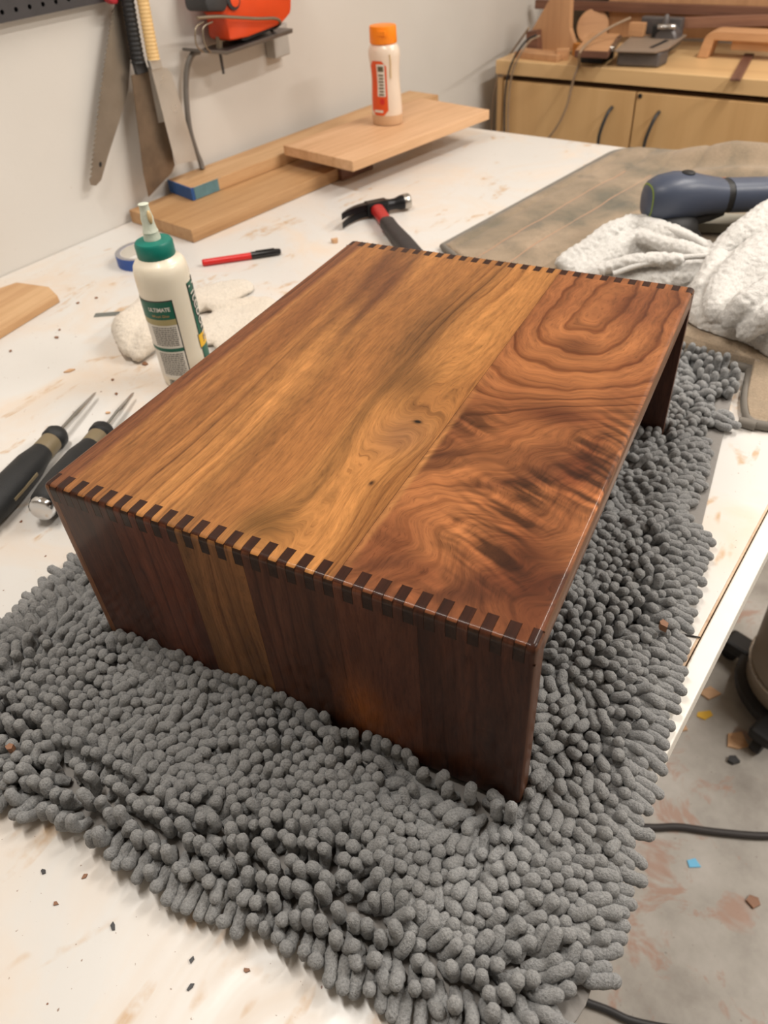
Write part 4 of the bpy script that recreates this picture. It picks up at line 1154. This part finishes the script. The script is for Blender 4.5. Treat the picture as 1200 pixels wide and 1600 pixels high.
tag(ob, 'light grey plastic box on the wall right of the jigsaw', 'box')

# ------------------------------------------------------------------ back cabinet
CY = 2.10
MAP = wood('maple_veneer', rgb(222, 184, 132), rgb(210, 170, 118), rgb(192, 150, 100), 2, 24, .8, .45, .06)
MAPT = wood('maple_top', rgb(230, 194, 142), rgb(216, 178, 128), rgb(198, 158, 110), 0, 24, .8, .38, .06)
ctz = .9395; cbz = .9020
cab = thing('storage_cabinet', 'long maple storage cabinet with doors against the back wall', 'cabinet', (-.806, CY, 0))
CWd = 1.85
box('top', (CWd/2, .205, (ctz+cbz)/2), (CWd, .41, ctz-cbz), MAPT, cab, bev=.0015)
box('carcass', (CWd/2+.01, .215, (cbz-.012+.08)/2), (CWd-.04, .37, cbz-.012-.08), plain('carcass_dark', rgb(96, 70, 46), .7), cab, bev=0)
box('side_panel', (.010, .210, (cbz-.012+.08)/2), (.018, .395, cbz-.092), MAP, cab, bev=.001)
box('side_panel', (CWd-.010, .210, (cbz-.012+.08)/2), (.018, .395, cbz-.092), MAP, cab, bev=.001)
box('plinth', (CWd/2, .24, .04), (CWd-.06, .33, .08), M_DKG, cab, bev=0)
dx0 = .030
for k in range(4):
    x0 = dx0+k*.4225-(.0 if k else 0); x1 = dx0+(k+1)*.4225-.005
    d = box('door', ((x0+x1)/2, .010, (cbz-.016+.09)/2), (x1-x0, .018, cbz-.106), MAP, cab, bev=.001)
    hx = x1-.075 if k % 2 == 0 else x0+.058
    hzv = pY(936, 168, CY)[2]
    pth = [(hx+.012, .001, hzv+.004), (hx+.010, -.020, hzv-.006), (hx+.003, -.030, hzv-.035), (hx-.004, -.030, hzv-.065), (hx-.008, -.020, hzv-.095), (hx-.008, .001, hzv-.105)]
    V, F = tube_data(spline(pth, 6), .0048, 10); mesh('handle', V, F, M_DKG, d, True)
    if k == 1:
        kp = pY(1000, 150, CY); lathe('lock', [(.006, 0), (.006, .003), (.004, .0035)], M_BLK, d, 16, loc=(kp[0]+.806, .0012, kp[2]), rot=(PI/2, 0, 0))

# ------------------------------------------------------------------ clutter on the cabinet
def C(x, y, h=0.0): return pz(x, y, ctz+h)
PLY = wood('birch_ply', rgb(206, 160, 118), rgb(190, 144, 104), rgb(160, 116, 80), 2, 30)
BEECH = wood('beech', rgb(212, 164, 120), rgb(196, 148, 106), rgb(170, 124, 86), 0, 40)
def yprism(name, pts_, Y0, Y1, m, parent=None, bev=.001):
    pts2 = [pY(x, y, Y0)[[0, 2]] for x, y in pts_]
    return prism(name, [(float(p[0]), max(float(p[1]), ctz+.0006)) for p in pts2], Y0, Y1, m, parent, frame=lambda a, b, d: (a, d, b), bev=bev)
jig = thing('plywood_jig', 'tall angled plywood jig standing at the left end of the cabinet', 'jig', (0, 0, 0))
yprism('upright', [(826, 80), (826, 55), (858, 0), (872, -20), (892, -20), (890, 45), (900, 78), (860, 92)], 2.24, 2.262, PLY, jig)
yprism('block', [(822, 84), (822, 50), (839, 48), (841, 82)], 2.212, 2.24, WALS, jig)
b = C(838, 88, .008)
box('foot', (0, 0, 0), (.15, .06, .016), PLY, jig, bev=.001, rot=None, loc=(b[0]+.005, b[1]+.02, ctz+.0085), orot=(0, 0, -.12))
b = C(880, 92)
tag(box('maple_offcut', (0, 0, .013), (.036, .03, .026), BEECH, bev=.001, loc=(b[0], b[1]-.005, ctz+.0005), orot=(0, 0, .4)), 'small pale wood offcut in front of the plywood jig', 'block')
b = C(899, 88)
tag(box('amber_offcut', (0, 0, .016), (.022, .02, .032), wood('amber_wood', rgb(206, 140, 62), rgb(190, 122, 50), rgb(150, 90, 36)), bev=.001, loc=(b[0], b[1]+.010, ctz+.0005), orot=(0, 0, -.5)), 'small amber coloured wood block beside the round disc', 'block')
dk = C(915, 78)
dsc = lathe('wooden_disc', [(.046, -.006), (.048, -.004), (.048, .004), (.046, .006)], BEECH, None, 40, loc=(dk[0]-.022, dk[1]+.085, ctz+.046), rot=(PI/2-.35, 0, .3))
tag(dsc, 'round wooden disc leaning behind the tool base on the cabinet', 'disc')
# cast tool base with clamp
M_CAST = plain('cast_iron', rgb(104, 100, 100), .5, .5, var=.3, vs=25)
ml = C(965, 103); mr = C(1032, 106); 
tb = thing('tool_base', 'grey cast metal tool table with slot and clamp on the cabinet', 'tool', (0, 0, ctz))
tp_ = [C(962, 104, 0), C(1028, 107, 0), C(1042, 100, 0), C(1092, 50, 0), C(1080, 44, 0), C(988, 80, 0)]
oo = [(p[0], min(p[1], 2.36)) for p in tp_]
prism('base', oo, .0005, .038, M_CAST, tb, bev=.006)
tp2 = [C(960, 82, .038), C(1024, 84, .038), C(1044, 78, .038), C(1092, 47, .038), C(1076, 40, .038), C(986, 60, .038)]
prism('table_plate', [(p[0], min(p[1], 2.36)) for p in tp2], .038, .044, plain('dusty_cast', rgb(146, 128, 112), .6, .2), tb, bev=.002)
sl = [C(1014, 74, .0445), C(1020, 75, .0445), C(1046, 63, .0445), C(1040, 62, .0445)]
prism('slot', [tuple(p[:2]) for p in sl], .0441, .0446, M_BLK, tb)
cb = C(1035, 52, .045); cb[1] = min(cb[1], 2.31)
box('fence', (cb[0], cb[1]+.03, .066), (.12, .025, .044), M_CAST, tb, bev=.003)
box('clamp_block', (cb[0]+.01, cb[1]-.01, .060), (.036, .03, .032), M_BLK, tb, bev=.003)
lathe('clamp_screw', [(.006, -.024), (.0065, -.022), (.0065, .022), (.005, .024)], M_CHR, tb, 14, loc=(cb[0]+.035, cb[1]-.03, .074), rot=(0, PI/2, .2))
lathe('clamp_post', [(.009, .044), (.009, .085), (.006, .098), (.004, .100)], M_CAST, tb, 16, loc=(cb[0]+.022, cb[1]-.005, 0))
box('wood_insert', (cb[0]-.055, cb[1]-.015, .062), (.045, .02, .034), BEECH, tb, bev=.001)
mo = C(1092, 40, .03); mo[1] = min(mo[1], 2.36)
lathe('motor_end', [(.030, 0), (.034, .004), (.034, .05), (.028, .056)], M_CAST, tb, 24, loc=(mo[0], mo[1]-.02, .04), rot=(PI/2, 0, 0))
# tray board in front of it
tr = [C(898, 80, .045), C(950, 82, .045), C(970, 54, .045), C(922, 52, .045)]
tray = thing('dusty_panel', 'dusty wooden panel with dark edge propped left of the tool base', 'board', (0, 0, ctz))
prism('panel', [tuple(p[:2]) for p in tr], .030, .046, WALS, tray, bev=.001)
prism('dusty_face', [tuple(p[:2]*.97+np.mean([q[:2] for q in tr], 0)*.03) for p in tr], .0462, .0475, BEECH, tray, bev=.0004)
box('rail', (0, 0, 0), (.012, .16, .012), M_STEEL, tray, bev=.002, loc=tuple(np.array([(tr[1][0]+tr[2][0])/2+.004, (tr[1][1]+tr[2][1])/2, .045])), orot=(0, 0, math.atan2(tr[2][1]-tr[1][1], tr[2][0]-tr[1][0])-PI/2))
c_ = np.mean([q[:2] for q in tr], 0)
box('foot', (c_[0], c_[1], .0150), (.07, .08, .029), M_BLK, tray, bev=.001)
# arched wooden frame
ar = thing('wooden_arch', 'pale rounded wooden arch frame at the right end of the cabinet', 'frame', (0, 0, 0))
Ya = float(C(1105, 86)[1])
def arch():
    xl = pY(1097, 80, Ya)[0]; zt = pY(1110, 42, Ya)[2]; wd = .42; th_ = .030; r = .035
    out = [(xl, ctz+.0005), (xl+.01, zt-r)]
    for k in range(7): a = PI-PI/2*k/6; out.append((xl+.01+r+r*math.cos(a), zt-r+r*math.sin(a)))
    out += [(xl+wd, zt), (xl+wd, ctz+.0005), (xl+wd-th_, ctz+.0005), (xl+wd-th_, zt-.024), (xl+.01+th_, zt-.024), (xl+th_, ctz+.0005)]
    prism('frame_body', out, Ya-.045, Ya+.012, BEECH, ar, frame=lambda a, b, d: (a, d, b), bev=.003)
    box('inner_block', (xl+.14, Ya-.012, zt-.036), (.11, .03, .022), BEECH, ar, bev=.001)
arch()
# walnut strip over the front edge
s1 = C(1178, 73, .002); s2 = C(1152, 120, .002)
dS = (s2-s1)[:2]; aS = math.atan2(dS[1], dS[0]); 
tag(box('walnut_strip', (0, 0, .0035), (.30, .026, .006), WALS, bev=.001, loc=(s2[0]-math.cos(aS)*.105, s2[1]-math.sin(aS)*.105, ctz+.0008), orot=(0, 0, aS)), 'dark walnut strip sticking out over the cabinet front edge', 'strip')
# long dark rails lying across the clutter behind
def rail(name, label, xa, ya, xb, yb, Y, h, d, m):
    a = pY(xa, ya, Y); b_ = pY(xb, yb, Y); v = b_-a; L = float(np.linalg.norm(v))
    o = box(name, (L/2, 0, 0), (L, d, h), m, bev=.001); o.location = tuple(a); o.rotation_euler = Vector(v).to_track_quat('X', 'Z').to_euler()
    return tag(o, label, 'board')
rail('walnut_rail', 'long dark walnut rail lying highest behind the cabinet clutter', 838, 6, 1330, 24, 2.408, .024, .020, WALS)
rail('walnut_rail', 'shorter weathered walnut rail behind the wooden arch', 1055, 36, 1300, 28, 2.378, .026, .020, wood('weathered_walnut', rgb(160, 118, 94), rgb(138, 98, 78), rgb(104, 70, 56), 0, 90))
# upright panels behind
tag(yprism('leaning_panel', [(888, 60), (888, -60), (952, -60), (948, 60)], 2.445, 2.455, plain('dark_panel_paint', rgb(84, 74, 60), .7)), 'dark panel leaning on the wall behind the round disc', 'panel')
tag(yprism('plywood_sheet', [(950, 58), (953, -60), (1260, -60), (1260, 62)], 2.425, 2.437, PLY), 'plywood sheet standing against the wall behind the clamp', 'panel')
tag(yprism('dark_batten', [(1015, 60), (1015, -50), (1052, -50), (1052, 60)], 2.395-.02, 2.395-.002, plain('dark_metal_batten', rgb(60, 52, 48), .5)), 'dark upright bar behind the tool clamp', 'bar') if False else None
# cords on the cabinet
M_CORD = plain('brown_grey_cord', rgb(150, 126, 102), .6)
cp_ = [C(985, 28, .10), C(955, 42, .085), C(925, 62, .066), C(906, 82, .058), pY(905, 100, CY-.012), pY(898, 118, CY-.016), pY(892, 140, CY-.016), pY(886, 165, CY-.018), pY(872, 195, CY-.02), pY(852, 222, CY-.022)]
tag(tube('trailing_cord', spline(cp_, 8), .0036, M_CORD, None, 8), 'thin cord draped over the cabinet front from the tool base', 'cord')
for k, (dx, lab_) in enumerate(((0, 'leftmost cord hanging down the cabinet side by the wall'), (9, 'middle cord hanging over the left end of the cabinet'), (15, 'right cord of the three hanging over the left end of the cabinet'))):
    yy = CY-.010
    p_ = [C(830+dx*.9, 54+k, .10-.02*k), C(813+dx, 64, .075-.012*k), C(796+dx, 88, .016), pY(786+dx, 112, yy-.006), pY(781+dx, 140, yy), pY(779+dx, 175, yy), pY(779+dx, 215, yy), pY(781+dx, 260, yy)]
    if k == 0: p_ = [C(826, 44, .125)]+[pX(812, 64, -.835), pX(790, 95, -.835), pX(777, 125, -.835), pX(770, 165, -.835), pX(768, 205, -.835), pX(770, 250, -.835)]
    tag(tube('hanging_cord', spline(p_, 8), .0030, M_CORD if k != 1 else M_HGR, None, 8), lab_, 'cord')

# ------------------------------------------------------------------ floor things
M_VAC = plain('vacuum_beige', rgb(146, 134, 120), .4, var=.06)
vp = pz(1238, 1085, .05)
vac = thing('shop_vacuum', 'beige drum shop vacuum with black base standing beside the bench', 'vacuum', (vp[0]+.02, vp[1]+.03, 0))
lathe('drum', [(.118, .062), (.122, .068), (.124, .10), (.127, .30), (.128, .40), (.120, .41)], M_VAC, vac, 40)
lathe('drum_band', [(.1262, .112), (.1285, .114), (.1285, .118), (.1262, .120)], M_STEEL, vac, 40)
lathe('motor_head', [(.120, .41), (.132, .415), (.132, .46), (.110, .53), (.06, .56)], M_BLK, vac, 40)
lathe('base_ring', [(.125, .035), (.140, .040), (.140, .060), (.126, .064)], M_BLK, vac, 40)
for k in range(4):
    a = PI/2*k+PI-.25; cxx, cyy = .148*math.cos(a), .148*math.sin(a)
    f_ = box('caster_foot', (0, 0, 0), (.075, .05, .030), M_BLK, vac, bev=.008, loc=(cxx, cyy, .052), orot=(0, 0, a))
    w_ = lathe('wheel', [(.012, -.011), (.020, -.010), (.021, 0), (.020, .010), (.012, .011)], M_BLK, f_, 20, loc=(.02, 0, -.031), rot=(PI/2, 0, 0))
f1 = [pz(900, 1292, .007), pz(960, 1290, .007), pz(1020, 1293, .007), pz(1060, 1292, .007), pz(1120, 1300, .007), pz(1200, 1306, .007), pz(1300, 1300, .007)]
tag(tube('floor_cable', spline(f1, 10), .0070, M_HGR, None, 10), 'dark cable running across the concrete floor at the right', 'cable')
f2 = [pz(900, 1560, .006), pz(950, 1578, .006), pz(985, 1594, .006), pz(1040, 1606, .006), pz(1100, 1612, .006)]
tag(tube('floor_cable', spline(f2, 10), .0062, M_DKG, None, 10), 'dark cable peeking out below the near corner of the mat', 'cable')
M_CHIP = wood('chip_pale', rgb(226, 186, 148), rgb(208, 166, 126), rgb(176, 130, 92))
M_CHIPR = wood('chip_red', rgb(166, 122, 92), rgb(140, 98, 70), rgb(100, 66, 48))
def chip(name, label, p, size, th_, m, seed, cat='chip', group=None, rz=0.0, stretch=1.0):
    r_ = random.Random(seed); n = r_.choice((4, 5, 5)); out = []
    for k in range(n):
        a = 2*PI*k/n+r_.uniform(-.3, .3); q = size*r_.uniform(.6, 1.05)/2; out.append((q*math.cos(a)*stretch, q*math.sin(a)))
    o = prism(name, out, 0, th_, m, bev=0); o.location = tuple(float(v) for v in p); o.rotation_euler = (0, 0, rz)
    return tag(o, label, cat, group)
chip('wood_chip', 'pale wood chip on the floor near the bench edge', pz(1107, 1083, .0005), .055, .004, M_CHIP, 1, rz=.4)
chip('wood_chip', 'pale two-pointed wood chip on the floor below the vacuum', pz(1152, 1160, .0005), .055, .005, M_CHIP, 5, rz=.2)
chip('wood_chip', 'small pale chip half hidden by the bench edge on the floor', pz(1066, 1137, .0005), .030, .004, M_CHIP, 8)
chip('plastic_bit', 'small dark grey bit on the floor below the two-pointed chip', pz(1144, 1189, .0005), .028, .008, M_DKG, 11)
chip('tape_scrap', 'small light blue tape scrap on the concrete floor', pz(1083, 1349, .0005), .030, .002, plain('sky_blue', rgb(110, 190, 232), .6), 14)
chip('wood_chip', 'small reddish chip on the floor at the lower right', pz(1178, 1409, .0005), .028, .005, M_CHIPR, 17)
chip('tape_scrap', 'yellow tape sliver on the floor beside the bench edge', pz(1102, 1117, .0005), .050, .002, plain('yellow_scrap', rgb(226, 180, 60), .6), 19, rz=-.8, stretch=.5)
# crumbs on the bench
chip('wood_crumb', 'pale wood crumb between the marker and the hammer', pz(523, 379, TZ+.0003), .017, .007, M_CHIP, 21, 'crumb')
CR = [(88, 528, 8, 1, 'tiny brown crumb right of the oak offcut, nearest its tip'), (108, 580, 14, 0, 'long pale shaving midway between the oak offcut and the awls'), (17, 549, 7, 1, 'tiny brown crumb below the oak offcut near the left edge'),
      (226, 569, 10, 1, 'brown crumb touching the foot of the white rag'), (168, 646, 6, 0, 'tiny pale crumb between the two awl tips'), (122, 474, 6, 1, 'tiny brown crumb left of the steel rule'),
      (176, 594, 5, 1, 'tiny crumb just above the second awl tip'), (150, 466, 5, 1, 'tiny crumb above the steel rule end'), (93, 516, 4, 1, 'smallest crumb just above the crumb by the oak offcut'), (182, 616, 5, 1, 'tiny crumb beside the second awl tip')]
for k, (x, y, sz, rd, lb) in enumerate(CR):
    chip('wood_crumb', lb, pz(x, y, TZ+.0003), sz*.0009, .0018, M_CHIPR if rd else M_CHIP, 30+k, 'crumb', 'crumbs left of the riser', rz=k, stretch=1.5)
SL = [(68, 1362, 'black sliver close to the mat at the left'), (132, 1370, 'brown sliver tucked against the mat fringe'), (177, 1447, 'dark sliver alone in the middle of the bare bench front'), (386, 1516, 'brown sliver nearest the mat fringe, rightmost on the bench front'),
      (300, 1500, 'dark sliver left of the rightmost sliver on the bench front'), (88, 1412, 'brown sliver below the black sliver at the left'), (298, 1542, 'dark sliver lowest on the bench front')]
for k, (x, y, lb) in enumerate(SL):
    chip('wood_sliver', lb, pz(x, y, TZ+.0003), .0036, .0008, M_CHIPR if k % 2 else M_DKG, 50+k, 'sliver', 'slivers in front of the mat', rz=k*1.3, stretch=1.8)
chip('wood_chip', 'reddish wood chip caught in the mat near its right edge', pz(1035, 981, TZ+.026), .011, .007, M_CHIPR, 61, rz=.6)
chip('wood_chip', 'dark red chip caught in the mat at the left edge of the view', pz(18, 1172, TZ+.026), .008, .006, M_CHIPR, 63)
tag(tube('pencil_lead', [pz(1060, 990, TZ+.001), pz(1094, 996, TZ+.001)], .0007, M_DKG, None, 6), 'thin dark sliver lying on the bench beside the reddish chip', 'sliver')
